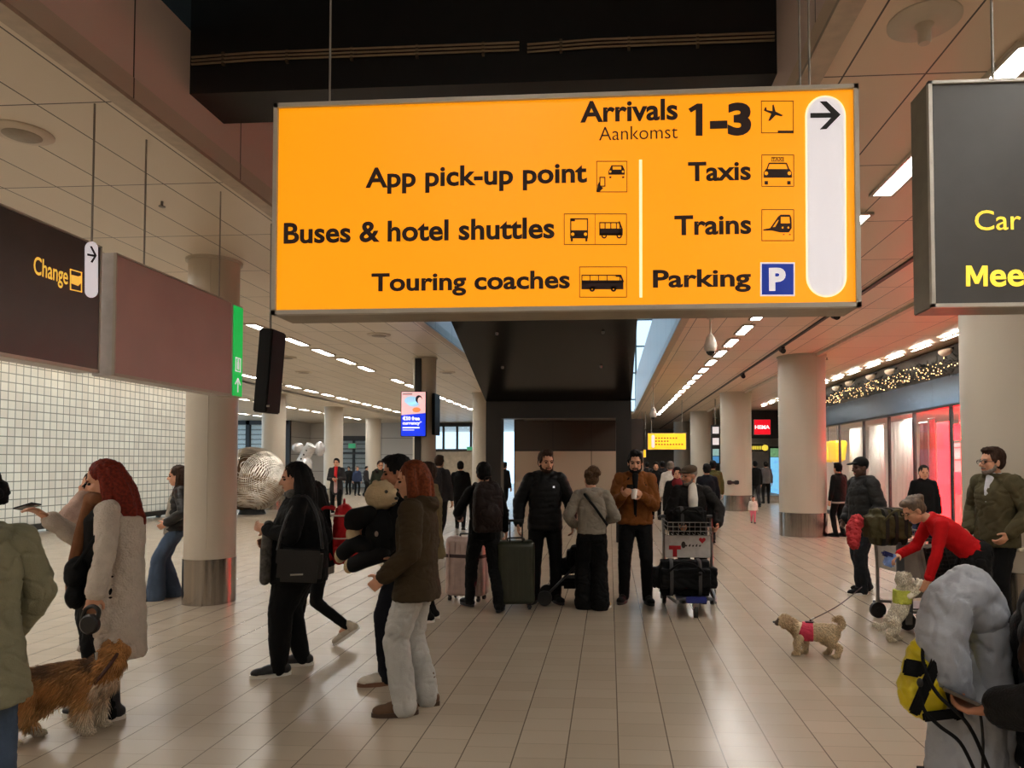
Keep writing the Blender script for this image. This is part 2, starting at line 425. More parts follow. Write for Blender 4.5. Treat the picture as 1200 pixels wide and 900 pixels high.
column(4.43, 8.05, .53); column(4.42, 16.62, .52); column(4.42, 25.15, .53); column(4.42, 34.4, .53); column(4.4, 43, .53)
b = nb(); box(b, (-4.38, 16.02, 2.6), (.14, .06, 2.9)); struct('trim_8', b, BLK)
# --- shop on the right
SX = 7.1

t = NT('shop_fascia', .22, .85)
ln = t.line(t.Y, 2.9, 13.2, .02)
t.base(t.mix(ln, rgb(132, 152, 170), rgb(40, 46, 54))); t.bump(t.noise(.6), .1, .05)
b = nb(); box(b, (SX + .1, 18.5, 3.175), (.2, 23, .61)); struct('trim_9', b, t.m)
b = nb(); box(b, (SX + .12, 18.5, 3.79), (.2, 23, .62)); struct('trim_10', b, BLK)
b = nb(); box(b, (SX + .05, 18.5, 2.85), (.16, 23, .05)); struct('trim_11', b, DF)
b = nb()
for y in (7.2, 10.6, 12.4, 14.05, 15.3, 17.1, 18.6, 20.4, 22.5, 25, 27.5, 30): box(b, (SX + .03, y, 1.43), (.07, .05, 2.86))
box(b, (SX + .03, 18.6, .06), (.1, 22.8, .12))
win = struct('window_4', b, mat('dark_alu', rgb(52, 48, 46), .35, .6))
b = nb(); box(b, (SX + .02, 18.6, 1.45), (.012, 22.8, 2.75)); obj('glass_pane', b, mat('glass_shop', (.8, .85, .88), .02, alpha=.1, vary=0), win, False)
b = nb(); box(b, (10.6, 18.6, 1.6), (.2, 23, 3.2)); struct('wall_shop', b, mat('shop_white', rgb(226, 220, 210), .6, vary=.04))
b = nb(); box(b, (8.85, 18.6, 3.0), (3.4, 23, .1)); struct('ceiling', b, MATS['shop_white'])
b = nb(); box(b, (8.9, 7.1, 1.6), (3.6, .15, 3.2)); box(b, (8.9, 30.1, 2.05), (3.6, .15, 4.1)); struct('wall_shop', b, MATS['shop_white'])
b = nb(); box(b, (SX + .45, 18.6, .13), (.8, 22.6, .26)); struct('trim_12', b, MATS['shop_white'])
# far storefront across the passage
b = nb(); box(b, (8.6, 34, 3.45), (5.2, .3, 1.3)); box(b, (8.3, 34, .15), (.14, .2, 5)); box(b, (6.05, 34, 1.4), (.14, .2, 2.8)); struct('trim_13', b, mat('store_dark', rgb(30, 25, 24), .5))
b = nb(); box(b, (8.6, 39, 1.6), (5.2, .2, 3.2)); struct('wall_store', b, mat('store_back', rgb(170, 165, 158), .6, vary=.3, scale=1.5))
# ================================================================ CEILING LIGHTS
ALU = mat('alu', rgb(176, 172, 166), .35, .7, vary=.05)
DIF = mat('lamp_diffuser', (1, .965, .9), .5, emit=STRIP, vary=0)
FRM = mat('lamp_frame', rgb(196, 186, 172), .4)
ORD = 'first second third fourth fifth sixth seventh eighth ninth tenth eleventh twelfth thirteenth fourteenth fifteenth sixteenth seventeenth eighteenth nineteenth twentieth'.split()
ORD += ['twenty-' + o for o in ORD[:9]] + ['thirtieth'] + ['thirty-' + o for o in ORD[:9]]
def strip_proto():
    t = thing('ceiling_light', 'x', 'ceiling light')
    b = nb()
    for s in (-1, 1):
        box(b, (s * .095, 0, .0), (.03, .94, .03)); box(b, (0, s * .46, .0), (.2, .03, .03))
    obj('frame', b, FRM, t, False)
    b = nb(); box(b, (0, 0, .004), (.165, .86, .012)); obj('diffuser', b, DIF, t, False)
    return t
SP = strip_proto(); SP_used = False
def strip_row(x, y0, dy, n, rowname, near, skip=()):
    global SP_used
    k = 0
    for i in range(n):
        y = y0 + dy * i
        if any(abs(y - s) < .5 for s in skip): continue
        if y < near: lab, gp = 'slim white ceiling strip light nearer than the hanging signs', 'strip lights nearer than the signs'
        else:
            lab, gp = '%s strip light beyond the signs in the ceiling row %s' % (ORD[k], rowname), 'strip lights in the row ' + rowname; k += 1
        if not SP_used: o = SP; SP_used = True
        else: o = dup(SP)
        o.location = (x, y, CZ - .012); o['label'] = lab; o['group'] = gp
        if x > 6: o.scale.x = .45
strip_row(2.47, -5.2, 1.41, 30, 'beside the black escalator', 4)
strip_row(-6.28, -5.5, 1.38, 33, 'passing the ad column', 11.8, (19.0,))
strip_row(-10.1, -5.5, 1.38, 33, 'behind the plain pink panel', 15)
strip_row(-14.0, -5.5, 1.38, 33, 'above the metal ball', 24)
strip_row(-18.2, 26, 1.38, 10, 'above the dark framed glazing', 24)
strip_row(6.58, -5.3, 1.38, 27, 'over the shop window', 12)
for x in (-1.0,):  # fill strips added out of view, to brighten the fascias of the void
    for i in range(4):
        o = dup(SP, (x, -5.5 + 1.7 * i, 5.705)); o['label'] = 'added fill strip light high in the black void behind the viewer'; o['group'] = 'added fill strip lights in the black void'
# ================================================================ SIGNS
SILV = mat('sign_frame', rgb(190, 182, 168), .4, .1, vary=.05)
SDK = mat('sign_ink', rgb(46, 14, 10), .6, vary=0)
INK = mat('black_ink', rgb(16, 14, 14), .6, vary=0)
ORG = mat('sign_orange', rgb(250, 152, 0), .45, emit=.68, vary=0, ecol=(1, .385, .0))
WHL = mat('sign_white', rgb(232, 226, 230), .4, emit=.45, vary=0, ecol=(.95, .9, .93))
CRM = mat('sign_cream', rgb(255, 240, 190), .4, emit=.8, vary=0, ecol=(1, .86, .5))
BLU = mat('sign_blue', rgb(0, 44, 150), .4, emit=.5, vary=0, ecol=(0, .025, .3))
ROD = mat('rod_steel', rgb(140, 134, 126), .4, .2)
def plane_y(y): return (V((0, y, 0)), V((1, 0, 0)), V((0, 0, 1)), V((0, -1, 0)))
YS = 2.8
FO = plane_y(YS)
def q(u, v): p = W(u, v, YS); return (p.x, p.z)
x0, x1 = q(321.5, 245)[0], q(1006, 232)[0]
z1 = (q(323, 122)[1] + q(1003, 102)[1]) / 2; z0 = (q(321, 368)[1] + q(1007, 362)[1]) / 2
SIGN = thing('direction_sign', 'big lit orange hanging direction sign reading Arrivals, Taxis, Trains and Parking', 'sign')
b = nb(); box(b, ((x0 + x1) / 2, YS + .09, (z0 + z1) / 2), (x1 - x0, .17, z1 - z0), bev=.006); obj('housing', b, mat('sign_housing', rgb(150, 136, 112), .4, .1), SIGN, False)
b = nb(); e = .018
for (a0, a1, c0, c1) in ((x0, x1, z1 - e, z1), (x0, x1, z0, z0 + e), (x0, x0 + e, z0, z1), (x1 - e, x1, z0, z1)):
    box(b, ((a0 + a1) / 2, YS - .004, (c0 + c1) / 2), (a1 - a0, .03, c1 - c0))
obj('frame', b, SILV, SIGN, False)
b = nb(); box(b, ((x0 + x1) / 2, YS, (z0 + z1) / 2), (x1 - x0 - .03, .012, z1 - z0 - .03)); obj('lit_face', b, ORG, SIGN, False)
for u in (387, 937, 948):
    xx = W(u, 60, YS + .09).x; b = nb(); tube(b, [(xx, YS + .09, z1), (xx, YS + .09, 5.74)], .0045, 6); obj('hanger_rod', b, ROD, SIGN)
F2 = (V((0, YS - .006, 0)), V((1, 0, 0)), V((0, 0, 1)), V((0, -1, 0)))
def sl(s, u0, u1, v0, v1, m=SDK, bold=.028, name='lettering'):
    a, c = q((u0 + u1) / 2, v0)[1], q((u0 + u1) / 2, v1)[1]
    return lettering(name, s, F2, q(u0, (v0 + v1) / 2)[0], q(u1, (v0 + v1) / 2)[0], c, a, m, SIGN, bold, .002)
sl('Arrivals', 680, 794, 118, 143.5); sl('Aankomst', 702, 794, 148.5, 164.5, bold=-.004); sl('-3', 831.5, 880, 121.5, 160.5, bold=.05)
b = nb(); prism(b, [q(*p) for p in ((815, 160), (815, 129.5), (809.5, 133), (806.5, 128.5), (816.5, 122.5), (823, 122.5), (823, 160))], F2, 0, .002); obj('lettering', b, SDK, SIGN, False)
sl('App pick-up point', 429, 688, 194, 225.5); sl('Buses & hotel shuttles', 333.5, 650, 258.5, 283.5); sl('Touring coaches', 436, 668, 319, 347)
sl('Taxis', 806, 879.5, 190, 213); sl('Trains', 790, 880, 252.5, 276); sl('Parking', 765, 879.5, 316, 343.5)
def pr(b, pts, t=.0015):
    prism(b, [q(*p) for p in pts], F2, 0, t)
def rect(b, u0, v0, u1, v1, t=.0015): pr(b, [(u0, v0), (u1, v0), (u1, v1), (u0, v1)], t)
def frame_px(b, u0, v0, u1, v1, w_=.7):
    rect(b, u0, v0, u1, v0 + w_); rect(b, u0, v1 - w_, u1, v1); rect(b, u0, v0, u0 + w_, v1); rect(b, u1 - w_, v0, u1, v1)
def disc(b, u, v, r, t=.0015, n=18): pr(b, [(u + r * cos(2 * pi * k / n), v + r * sin(2 * pi * k / n)) for k in range(n)], t)
def ringp(b, u, v, r0, r1, n=18):
    for k in range(n):
        a, c = 2 * pi * k / n, 2 * pi * (k + 1) / n
        pr(b, [(u + r0 * cos(a), v + r0 * sin(a)), (u + r1 * cos(a), v + r1 * sin(a)), (u + r1 * cos(c), v + r1 * sin(c)), (u + r0 * cos(c), v + r0 * sin(c))])
def pic(fn, mtl=SDK, nm='pictogram'):
    b = nb(); fn(b); return obj(nm, b, mtl, SIGN, False)
def plane_icon(b):
    frame_px(b, 891.5, 119, 929.5, 157)
    o, s = (870, 110), 9.0
    P_ = [(235, 150), (222, 185), (300, 218), (268, 292), (288, 293), (348, 232), (405, 245), (425, 235), (345, 195), (326, 120), (312, 128), (312, 192), (254, 180), (247, 150)]
    pr(b, [(o[0] + x / s, o[1] + y / s) for x, y in P_]); rect(b, 911, 154, 929.5, 156.4)
pic(plane_icon)
def pickup(b):
    frame_px(b, 699, 189.5, 735, 226)
    pr(b, [(714, 200), (716.5, 194.5), (729.5, 194.5), (732, 200), (732, 205.5), (713, 205.5), (713, 201)]); rect(b, 714, 207.5, 716.5, 209.5); rect(b, 729, 207.5, 731.5, 209.5)
    frame_px(b, 702.5, 208, 709.5, 219.5, 1.2); pr(b, [(699.5, 225.5), (700.5, 217), (703, 213), (703.5, 219), (707, 221), (702.5, 225.5)])
pic(pickup)
def buses(b):
    frame_px(b, 661, 251, 734.5, 287.5); rect(b, 697.3, 251, 697.8, 287.5)
    frame_px(b, 668.3, 256.5, 689.2, 277, 1.3); rect(b, 668.3, 256.5, 674, 260); rect(b, 668.3, 270.5, 689.2, 280); rect(b, 669, 280, 671.5, 283.5); rect(b, 686, 280, 688.5, 283.5)
    frame_px(b, 702.3, 261, 727, 276, 1.2); rect(b, 702.3, 268.5, 729.8, 276.5); rect(b, 708.5, 261, 709.7, 270); rect(b, 715.2, 261, 716.4, 270); rect(b, 721.8, 261, 723, 270); pr(b, [(726, 259.5), (729.8, 269), (728, 269), (724.5, 261)])
    ringp(b, 708, 277, 1.6, 3.2); ringp(b, 725.6, 277, 1.6, 3.2)
pic(buses)
def coach(b):
    frame_px(b, 679, 313, 734.5, 349)
    frame_px(b, 681.5, 322.5, 727, 332, 1.1); rect(b, 681.5, 329, 730.5, 339.5)
    for u in (691, 701, 711): rect(b, u, 322.5, u + 1, 330)
    pr(b, [(720, 322.5), (728, 322.5), (731.5, 331), (729, 331), (727, 325), (722, 325)]); ringp(b, 694, 339, 1.8, 3.4); ringp(b, 719, 339, 1.8, 3.4); disc(b, 694, 339.5, 1.7); disc(b, 719, 339.5, 1.7)
pic(coach)
def taxi(b):
    frame_px(b, 892, 182, 930, 219.5)
    for a, c in (((898, 200), (901, 192)), ((924, 200), (921, 192))):
        pr(b, [(a[0] - .8, a[1]), (c[0] - .8, c[1]), (c[0] + .8, c[1]), (a[0] + .8, a[1])])
    rect(b, 900.5, 191.5, 921.5, 193); pr(b, [(894.5, 203), (897, 199), (925, 199), (927.5, 203), (927.5, 209), (894.5, 209)]); rect(b, 895.5, 213, 899.5, 217); rect(b, 922, 213, 926, 217)
    frame_px(b, 903.5, 185, 918, 190, .5)
pic(taxi)
for u, v, r in ((897.5, 204, 2.1), (924.5, 204, 2.1), (671.3, 275.2, 1.9), (686.2, 275.2, 1.9), (715.2, 202, 1.3), (730, 202, 1.3), (694, 339.5, .7), (719, 339.5, .7)): b = nb(); disc(b, u, v, r, .0022); obj('pictogram_lamp', b, ORG, SIGN, False)
b = nb(); rect(b, 718, 196, 728, 199.5, .0022); obj('pictogram_window', b, ORG, SIGN, False)
sl('TAXI', 904.5, 917, 185.8, 189.4, bold=.02)
def train(b):
    frame_px(b, 892, 246, 930, 283)
    pr(b, [(894, 269.5), (902, 268), (911, 255), (914, 252.3), (925, 252.3), (927, 256), (927.3, 268), (924, 273), (914, 273), (904, 270.8), (894, 271)])
    rect(b, 917, 275, 919, 276); rect(b, 924, 275, 926, 276)
pic(train)
b = nb(); pr(b, [(914.5, 255), (924.5, 255), (925, 262.5), (914.5, 262.5)], .0022); obj('pictogram_window', b, ORG, SIGN, False)
for u in (916.6, 923.3): b = nb(); disc(b, u, 267.5, 1.1, .0022); obj('pictogram_lamp', b, ORG, SIGN, False)
b = nb(); pr(b, [(905, 267), (911, 258.5), (912, 259), (908, 266.5)], .0022); obj('pictogram_window', b, ORG, SIGN, False)
b = nb(); rect(b, 890.5, 308, 930.8, 347.5, .001); obj('parking_border', b, WHL, SIGN, False)
b = nb(); rect(b, 892.3, 309.8, 929.3, 345.8, .002); obj('parking_square', b, BLU, SIGN, False)
sl('P', 900.5, 920, 314.5, 341.5, WHL, .05, 'parking_letter').location = (0, -.002, 0)
b = nb(); pr(b, [(748.8, 188), (752.3, 188), (752.6, 349), (749.2, 349)]); obj('divider_line', b, CRM, SIGN, False)
def pill(b, u0, u1, v0, v1, dx=0, t=.002):
    r = (u1 - u0) / 2; c = (u0 + u1) / 2; n = 20
    pr(b, [(c - r * cos(pi * k / n), v0 + r - r * sin(pi * k / n)) for k in range(n + 1)] + [(c + dx + r * cos(pi * k / n), v1 - r + r * sin(pi * k / n)) for k in range(n + 1)], t)
b = nb(); pill(b, 943, 990.5, 113, 348.8, 1, .001); obj('arrow_panel_edge', b, CRM, SIGN, False)
b = nb(); pill(b, 945, 988.8, 115, 347, 1, .002); obj('arrow_panel', b, WHL, SIGN, False)
b = nb(); o = (870, 110); s = 9.0
pr(b, [(o[0] + x / s, o[1] + y / s) for x, y in [(710, 214), (925, 212), (808, 92), (880, 90), (1028, 230), (880, 382), (808, 386), (930, 262), (710, 264)]], .0035)
obj('arrow', b, INK, SIGN, False)
# --- dark sign on the right
FB = plane_y(YS)
xb, zb0, zb1 = q(1088, 230)[0], q(1090, 361)[1], q(1085, 97)[1]
DKS = mat('sign_dark', rgb(76, 74, 73), .42, vary=.05)
YEL = mat('sign_yellow', rgb(255, 225, 60), .5, emit=.75, vary=0, ecol=(1, .78, .08))
S2 = thing('direction_sign', 'dark grey hanging sign with yellow words Car and Mee, beside the pillar', 'sign')
b = nb(); box(b, (xb + .8, YS + .075, (zb0 + zb1) / 2), (1.6, .15, zb1 - zb0), bev=.004); obj('housing', b, mat('sign_side', rgb(142, 136, 122), .4, .1), S2, False)
b = nb()
for (a0, a1, c0, c1) in ((xb, xb + 1.6, zb1 - .012, zb1), (xb, xb + 1.6, zb0, zb0 + .014), (xb, xb + .014, zb0, zb1)): box(b, ((a0 + a1) / 2, YS - .006, (c0 + c1) / 2), (a1 - a0, .02, c1 - c0))
obj('frame', b, mat('sign_lip', rgb(216, 210, 200), .35, .1), S2, False)
b = nb(); box(b, (xb + .81, YS - .002, (zb0 + zb1) / 2), (1.58, .008, zb1 - zb0 - .02)); obj('face', b, DKS, S2, False)
def sl2(s, u0, u1, v0, v1, m, bold=.03):
    a, c = q((u0 + u1) / 2, v0)[1], q((u0 + u1) / 2, v1)[1]
    return lettering('lettering', s, F2, q(u0, (v0 + v1) / 2)[0], q(u1, (v0 + v1) / 2)[0], c, a, m, S2, bold, .003)
sl2('Car', 1141, 1195, 247, 270.5, YEL, .004); sl2('eet', 1158.5, 1214, 312, 336.5, YEL, .02)
b = nb(); prism(b, [q(*p) for p in ((1131, 336), (1131, 312), (1137, 312), (1143.5, 326), (1150, 312), (1156, 312), (1156, 336), (1151.3, 336), (1151.3, 320), (1145.6, 333), (1141.4, 333), (1135.7, 320), (1135.7, 336))], F2, 0, .003); obj('lettering', b, YEL, S2, False)
b = nb(); xx = W(1163, 60, YS + .075).x; tube(b, [(xx, YS + .075, zb1), (xx, YS + .075, CZ)], .006, 6); obj('hanger_rod', b, ROD, S2)
# --- signs on the left, parallel to the aisle
XS = -3.44
FL = (V((XS, 0, 0)), V((0, 1, 0)), V((0, 0, 1)), V((1, 0, 0)))
def ql(u, v): p = PXp(u, v, XS); return (p.y, p.z)
LZ0, LZ1 = 2.262, 3.125
BRN = mat('sign_brown', rgb(70, 60, 54), .35, vary=.06)
def side_sign(name, label, y0, y1, face, rods):
    t = thing(name, label, 'sign'); c = ((y0 + y1) / 2, (LZ0 + LZ1) / 2)
    b = nb(); box(b, (XS - .08, c[0], c[1]), (.15, y1 - y0, LZ1 - LZ0), bev=.004); obj('housing', b, mat('sign_housing_grey', rgb(196, 190, 186), .35, .1), t, False)
    b = nb()
    for (a0, a1, c0, c1) in ((y0, y1, LZ1 - .01, LZ1), (y0, y1, LZ0, LZ0 + .022), (y0, y0 + .012, LZ0, LZ1), (y1 - .012, y1, LZ0, LZ1)): box(b, (XS, (a0 + a1) / 2, (c0 + c1) / 2), (.02, a1 - a0, c1 - c0))
    obj('frame', b, SILV, t, False)
    b = nb(); box(b, (XS - .004, c[0], c[1]), (.02, y1 - y0 - .02, LZ1 - LZ0 - .03)); obj('face', b, face, t, False)
    for y in rods: b = nb(); tube(b, [(XS - .05, y, LZ1), (XS - .05, y, CZ)], .007, 6); obj('hanger_rod', b, ROD, t)
    return t
yc = ql(118, 300)[0]
S3 = side_sign('direction_sign', 'dark brown hanging sign with yellow word Change and white arrow panel', 2.7, yc, BRN, (3.1, 4.54))
yp0, yp1 = ql(135, 300)[0], ql(270.5, 400)[0]
S4 = side_sign('blank_sign', 'blank dusty pink hanging panel between the Change sign and green exit strip', yp0, yp1, mat('panel_pink', rgb(196, 162, 156), .5, vary=.05, scale=3), (5.08, 6.11))
F3 = (V((XS + .008, 0, 0)), V((0, 1, 0)), V((0, 0, 1)), V((1, 0, 0)))
GLD = mat('sign_gold', rgb(250, 190, 60), .5, emit=.7, vary=0, ecol=(1, .55, .08))
def fit_l(s, u0, u1, v0, v1, m, bold, par):
    a0, a1 = ql(u0, (v0 + v1) / 2)[0], ql(u1, (v0 + v1) / 2)[0]
    zt, zb = ql((u0 + u1) / 2, v0)[1], ql((u0 + u1) / 2, v1)[1]
    return lettering('lettering', s, F3, a0, a1, zb, zt, m, par, bold, .002)
fit_l('Change', 37.5, 78, 306.5, 334, GLD, .01, S3)
def prl(b, pts, t=.002): prism(b, [ql(*p) for p in pts], F3, 0, t)
b = nb()
for pts in ([(80.5, 315), (94.5, 319), (94.5, 320.2), (80.5, 316.2)], [(80.5, 338.5), (94.5, 341.5), (94.5, 342.7), (80.5, 339.7)], [(80.5, 315), (81.6, 315.4), (81.6, 339.6), (80.5, 339.4)], [(93.5, 318.8), (94.5, 319), (94.5, 342.6), (93.5, 342.4)]): prl(b, pts)
prl(b, [(82, 322), (90, 324), (94, 323), (94, 331), (90, 335), (82, 332)]); obj('pictogram', b, GLD, S3, False)
b = nb(); n = 16; c0, c1 = (105.6, 291), (105.6, 341); r = 7.6
prl(b, [(c0[0] - r * cos(pi * k / n), c0[1] - r * sin(pi * k / n) * 1.05) for k in range(n + 1)] + [(c1[0] + r * cos(pi * k / n), c1[1] + r * sin(pi * k / n) * 1.05) for k in range(n + 1)], .002)
obj('arrow_panel', b, WHL, S3, False)
b = nb(); prl(b, [(100.5, 297), (108.5, 298.5), (103.5, 288.5), (105.8, 288.5), (111.5, 299.6), (106.5, 308), (104.2, 307), (108.2, 301), (100.5, 299.6)], .004); obj('arrow', b, INK, S3, False)
ye0, ye1 = ql(272, 400)[0], ql(284.5, 400)[0]
GRN = mat('exit_green', rgb(0, 190, 70), .4, emit=.6, vary=0, ecol=(0, .55, .09))
S5 = thing('exit_sign', 'narrow lit green emergency exit strip at the end of the pink panel', 'sign')
b = nb(); box(b, (XS - .06, (yp1 - .002 + ye1) / 2, 2.69), (.12, ye1 - yp1 + .002, .87), bev=.004); obj('housing', b, SILV, S5, False)
b = nb(); box(b, (XS + .004, (ye0 + ye1) / 2, 2.69), (.008, ye1 - ye0 - .03, .83)); obj('lit_face', b, GRN, S5, False)
b = nb(); yc_ = (ye0 + ye1) / 2
frame = lambda b, a0, a1, c0, c1, w_: [box(b, (XS + .01, (p[0] + p[1]) / 2, (p[2] + p[3]) / 2), (.004, p[1] - p[0], p[3] - p[2])) for p in ((a0, a1, c1 - w_, c1), (a0, a1, c0, c0 + w_), (a0, a0 + w_, c0, c1), (a1 - w_, a1, c0, c1))]
frame(b, yc_ - .045, yc_ + .045, 2.5, 2.63, .008); box(b, (XS + .01, yc_, 2.555), (.004, .03, .07)); sph(b, (XS + .01, yc_, 2.605), (.004, .014, .014))
box(b, (XS + .01, yc_, 2.37), (.004, .012, .12))
for s in (-1, 1): box(b, (XS + .01, yc_ + s * .022, 2.41), (.004, .012, .075), M.Rotation(s * R(40), 3, 'X'))
obj('pictogram', b, WHL, S5, False)
b = nb(); box(b, (0, 0, 0), (.14, .3, .84), M.Rotation(R(4), 3, 'Y'), .012)
t = thing('monitor', 'black hanging monitor seen edge-on past the green exit strip', 'monitor', (-3.44, 6.98, 2.58))
obj('casing', b, mat('black_plastic', rgb(7, 7, 7), .5, vary=.1, spec=.2), t, False)
b = nb(); tube(b, [(0, 0, .42), (0, 0, 1.52)], .012); obj('hanger_rod', b, ROD, t)
b = nb(); box(b, (.06, -.152, -.36), (.03, .004, .02)); obj('logo_plate', b, SILV, t, False)
# --- conduits on the cross beam
for (a, c, lab) in ((XL + .02, -.66, 'bundle of three thin conduits along the black beam, longer run on the left'), (-.6, XR - .02, 'bundle of three thin conduits along the black beam, run ending at the right fascia')):
    t = thing('conduit_bundle', lab, 'conduit')
    for i, dz in enumerate((0, .028, .056)):
        b = nb(); tube(b, [(a, 5.135, 4.70 + dz), (a + .5, 5.13, 4.715 + dz), (c, 5.13, 4.715 + dz)], .0085); obj('pipe', b, mat('conduit', rgb(150, 132, 108), .45, .3), t)
    b = nb(); n = int((c - a) / .5)
    for i in range(n): box(b, (a + .25 + .5 * i, 5.14, 4.735), (.02, .03, .1))
    obj('clamps', b, mat('clamp', rgb(96, 84, 70), .5, .4), t, False)
# --- ceiling discs, sprinklers, cameras
PLW = mat('ceiling_plastic', rgb(204, 190, 172), .45, vary=.04)
def ceil_disc(loc, r, lab, stem=True):
    t = thing('ceiling_disc', lab, 'ceiling speaker', loc)
    b = nb(); lathe(b, [(.0005, -.03), (r * .5, -.028), (r * .92, -.02), (r, -.008), (r, .0)], 40); obj('disc', b, PLW, t)
    if stem:
        b = nb(); lathe(b, [(.0005, -.13), (.028, -.13), (.034, -.12), (.036, -.05), (.05, -.03), (.05, -.02)], 20); obj('stem', b, PLW, t)
    else:
        b = nb(); lathe(b, [(.0005, -.036), (r * .55, -.036), (r * .62, -.028), (r * .62, -.02)], 32); obj('grille', b, mat('grille', rgb(150, 138, 122), .5), t)
ceil_disc(G(1083, 24, CZ), .19, 'round ceiling disc with short stem above the dark sign')
ceil_disc(G(26, 155, CZ), .2, 'round ceiling speaker above the Change sign', False)
for u, v, lab in ((444, 392, 'round ceiling speaker just under the edge of the orange sign'), (336, 418.5, 'small round ceiling speaker between two strip light rows near the black monitor'), (356, 436, 'round ceiling speaker above the metal ball'), (524, 436, 'round ceiling speaker beside the ad screen column')):
    ceil_disc(G(u, v, CZ), .22, lab, False)
for u, v, lab in ((190, 236, 'tiny sprinkler head in the ceiling panel above the pink panel'), (969, 419, 'tiny sprinkler head beside the top of the pink-lit column'), (873, 461, 'tiny sprinkler head at the second aisle column')):
    t = thing('sprinkler', lab, 'sprinkler', G(u, v, CZ)); b = nb(); cyl(b, (0, 0, .0), (0, 0, -.045), .012, .012, 10); cyl(b, (0, 0, -.045), (0, 0, -.052), .03, .03, 12); obj('head', b, mat('dull_metal', (.2, .2, .2)), t)
def dome_cam(loc, drop, lab):
    t = thing('dome_camera', lab, 'security camera', loc)
    b = nb(); tube(b, [(0, 0, 0), (0, 0, -drop)], .018); cyl(b, (0, 0, 0), (0, 0, -.03), .06); obj('rod', b, PLW, t)
    b = nb(); lathe(b, [(.0005, -drop - .3), (.075, -drop - .3), (.105, -drop - .26), (.11, -drop - .2), (.07, -drop - .06), (.03, -drop)], 28); obj('body', b, mat('camera_white', rgb(220, 212, 200), .35), t)
    b = nb(); lathe(b, [(.0005, -drop - .37), (.04, -drop - .355), (.07, -drop - .32), (.075, -drop - .298), (.0005, -drop - .29)], 24); obj('dome', b, mat('camera_dome', rgb(20, 18, 18), .08), t)
dome_cam((1.70, 12, CZ), .28, 'white hanging dome camera just under the orange sign')
dome_cam((1.36, 22, CZ), .75, 'small far hanging dome camera over the aisle by the yellow sign')
t = thing('bullet_camera', 'white bullet camera hanging inside the dark portal', 'security camera', (-.98, 16.2, 2.95))
b = nb(); tube(b, [(0, 0, 0), (0, 0, -.22)], .02); cyl(b, (0, 0, 0), (0, 0, -.02), .06); obj('bracket', b, PLW, t)
b = nb(); box(b, (0, -.05, -.26), (.1, .3, .09), M.Rotation(R(35), 3, 'Z'), .015); obj('body', b, MATS['camera_white'], t)
for x, y, lab in ((-2.0, 16.5, 'small downlight inside the portal near its left jamb'), (-.25, 16.5, 'small downlight inside the portal near its right jamb')):
    t = thing('downlight', lab, 'downlight', (x, y, 2.95)); b = nb(); lathe(b, [(.0005, -.012), (.06, -.012), (.075, -.02), (.08, 0)], 20); obj('ring', b, ALU, t)
for y, lab in ((11.6, 'nearest black spotlight on the dark ceiling track'), (15.1, 'middle black spotlight on the dark ceiling track'), (19.5, 'farthest black spotlight on the dark ceiling track')):
    t = thing('track_spotlight', lab, 'spotlight', (3.62, y, CZ - .02), 0, 'spotlights on the ceiling track')
    b = nb(); box(b, (0, 0, -.03), (.07, .26, .04), None, .008); obj('adapter', b, BLK, t); b = nb(); cyl(b, (0, .05, -.05), (0, -.12, -.1), .05, .055, 16); obj('lamp_head', b, BLK, t)
# --- ad screen on the slim column
ax, ay, az = W(484.5, 485, 15.7); SW, SH = .57, 1.02
AD = thing('advertising_screen', 'blue and pink advertising screen offering free currency on the slim column', 'screen', (ax, ay, az), R(4))
b = nb(); box(b, (0, .05, 0), (SW, .1, SH), None, .008); obj('casing', b, MATS['black_plastic'], AD, False)
b = nb(); box(b, (0, .24, 0), (.12, .34, .2)); obj('wall_arm', b, BLK, AD, False)
FA = (V((0, -.003, 0)), V((1, 0, 0)), V((0, 0, 1)), V((0, -1, 0)))
PNK = mat('ad_pink', rgb(236, 190, 190), .3, emit=.85, vary=.1, scale=4); BL2 = mat('ad_blue', rgb(0, 40, 220), .3, emit=1.0, vary=0, ecol=(0, .03, .72)); WH2 = mat('ad_white', (1, 1, 1), .3, emit=1.1, vary=0)
hw, hh = SW / 2 - .015, SH / 2 - .015
b = nb(); prism(b, [(-hw, -.03), (hw, .02), (hw, hh), (-hw, hh)], FA, 0, .003); obj('picture', b, PNK, AD, False)
b = nb(); prism(b, [(-hw, -hh), (hw, -hh), (hw, .02), (-hw, -.03)], FA, 0, .003); obj('blue_panel', b, BL2, AD, False)
def adl(s, a0, a1, c0, c1, bold=.03, m=WH2): lettering('lettering', s, FA, a0, a1, c0, c1, m, AD, bold, .006)
adl('€50 free', -hw + .03, .14, -.145, -.055); adl('currency*', -hw + .03, .19, -.265, -.165); adl('with this card', -hw + .03, .14, -.33, -.295) if 0 else None
b = nb(); prism(b, [(-hw + .03, -.325), (.14, -.325), (.14, -.3), (-hw + .03, -.3)], FA, 0, .005); prism(b, [(-hw + .03, -.37), (.02, -.37), (.02, -.36), (-hw + .03, -.36)], FA, 0, .005); obj('small_print', b, WH2, AD, False)
def el(b, x, z, rx, rz, t, n=22): prism(b, [(x + rx * cos(2 * pi * k / n), z + rz * sin(2 * pi * k / n)) for k in range(n)], FA, 0, t)
b = nb(); el(b, -.05, .3, .16, .1, .0045); el(b, .0, .22, .13, .06, .0045); obj('picture_sky', b, mat('ad_lblue', rgb(160, 205, 235), .3, emit=.9, vary=0), AD, False)
b = nb(); el(b, .12, .33, .075, .09, .005); obj('picture_hair', b, mat('ad_dark', rgb(24, 20, 40), .4, vary=0), AD, False)
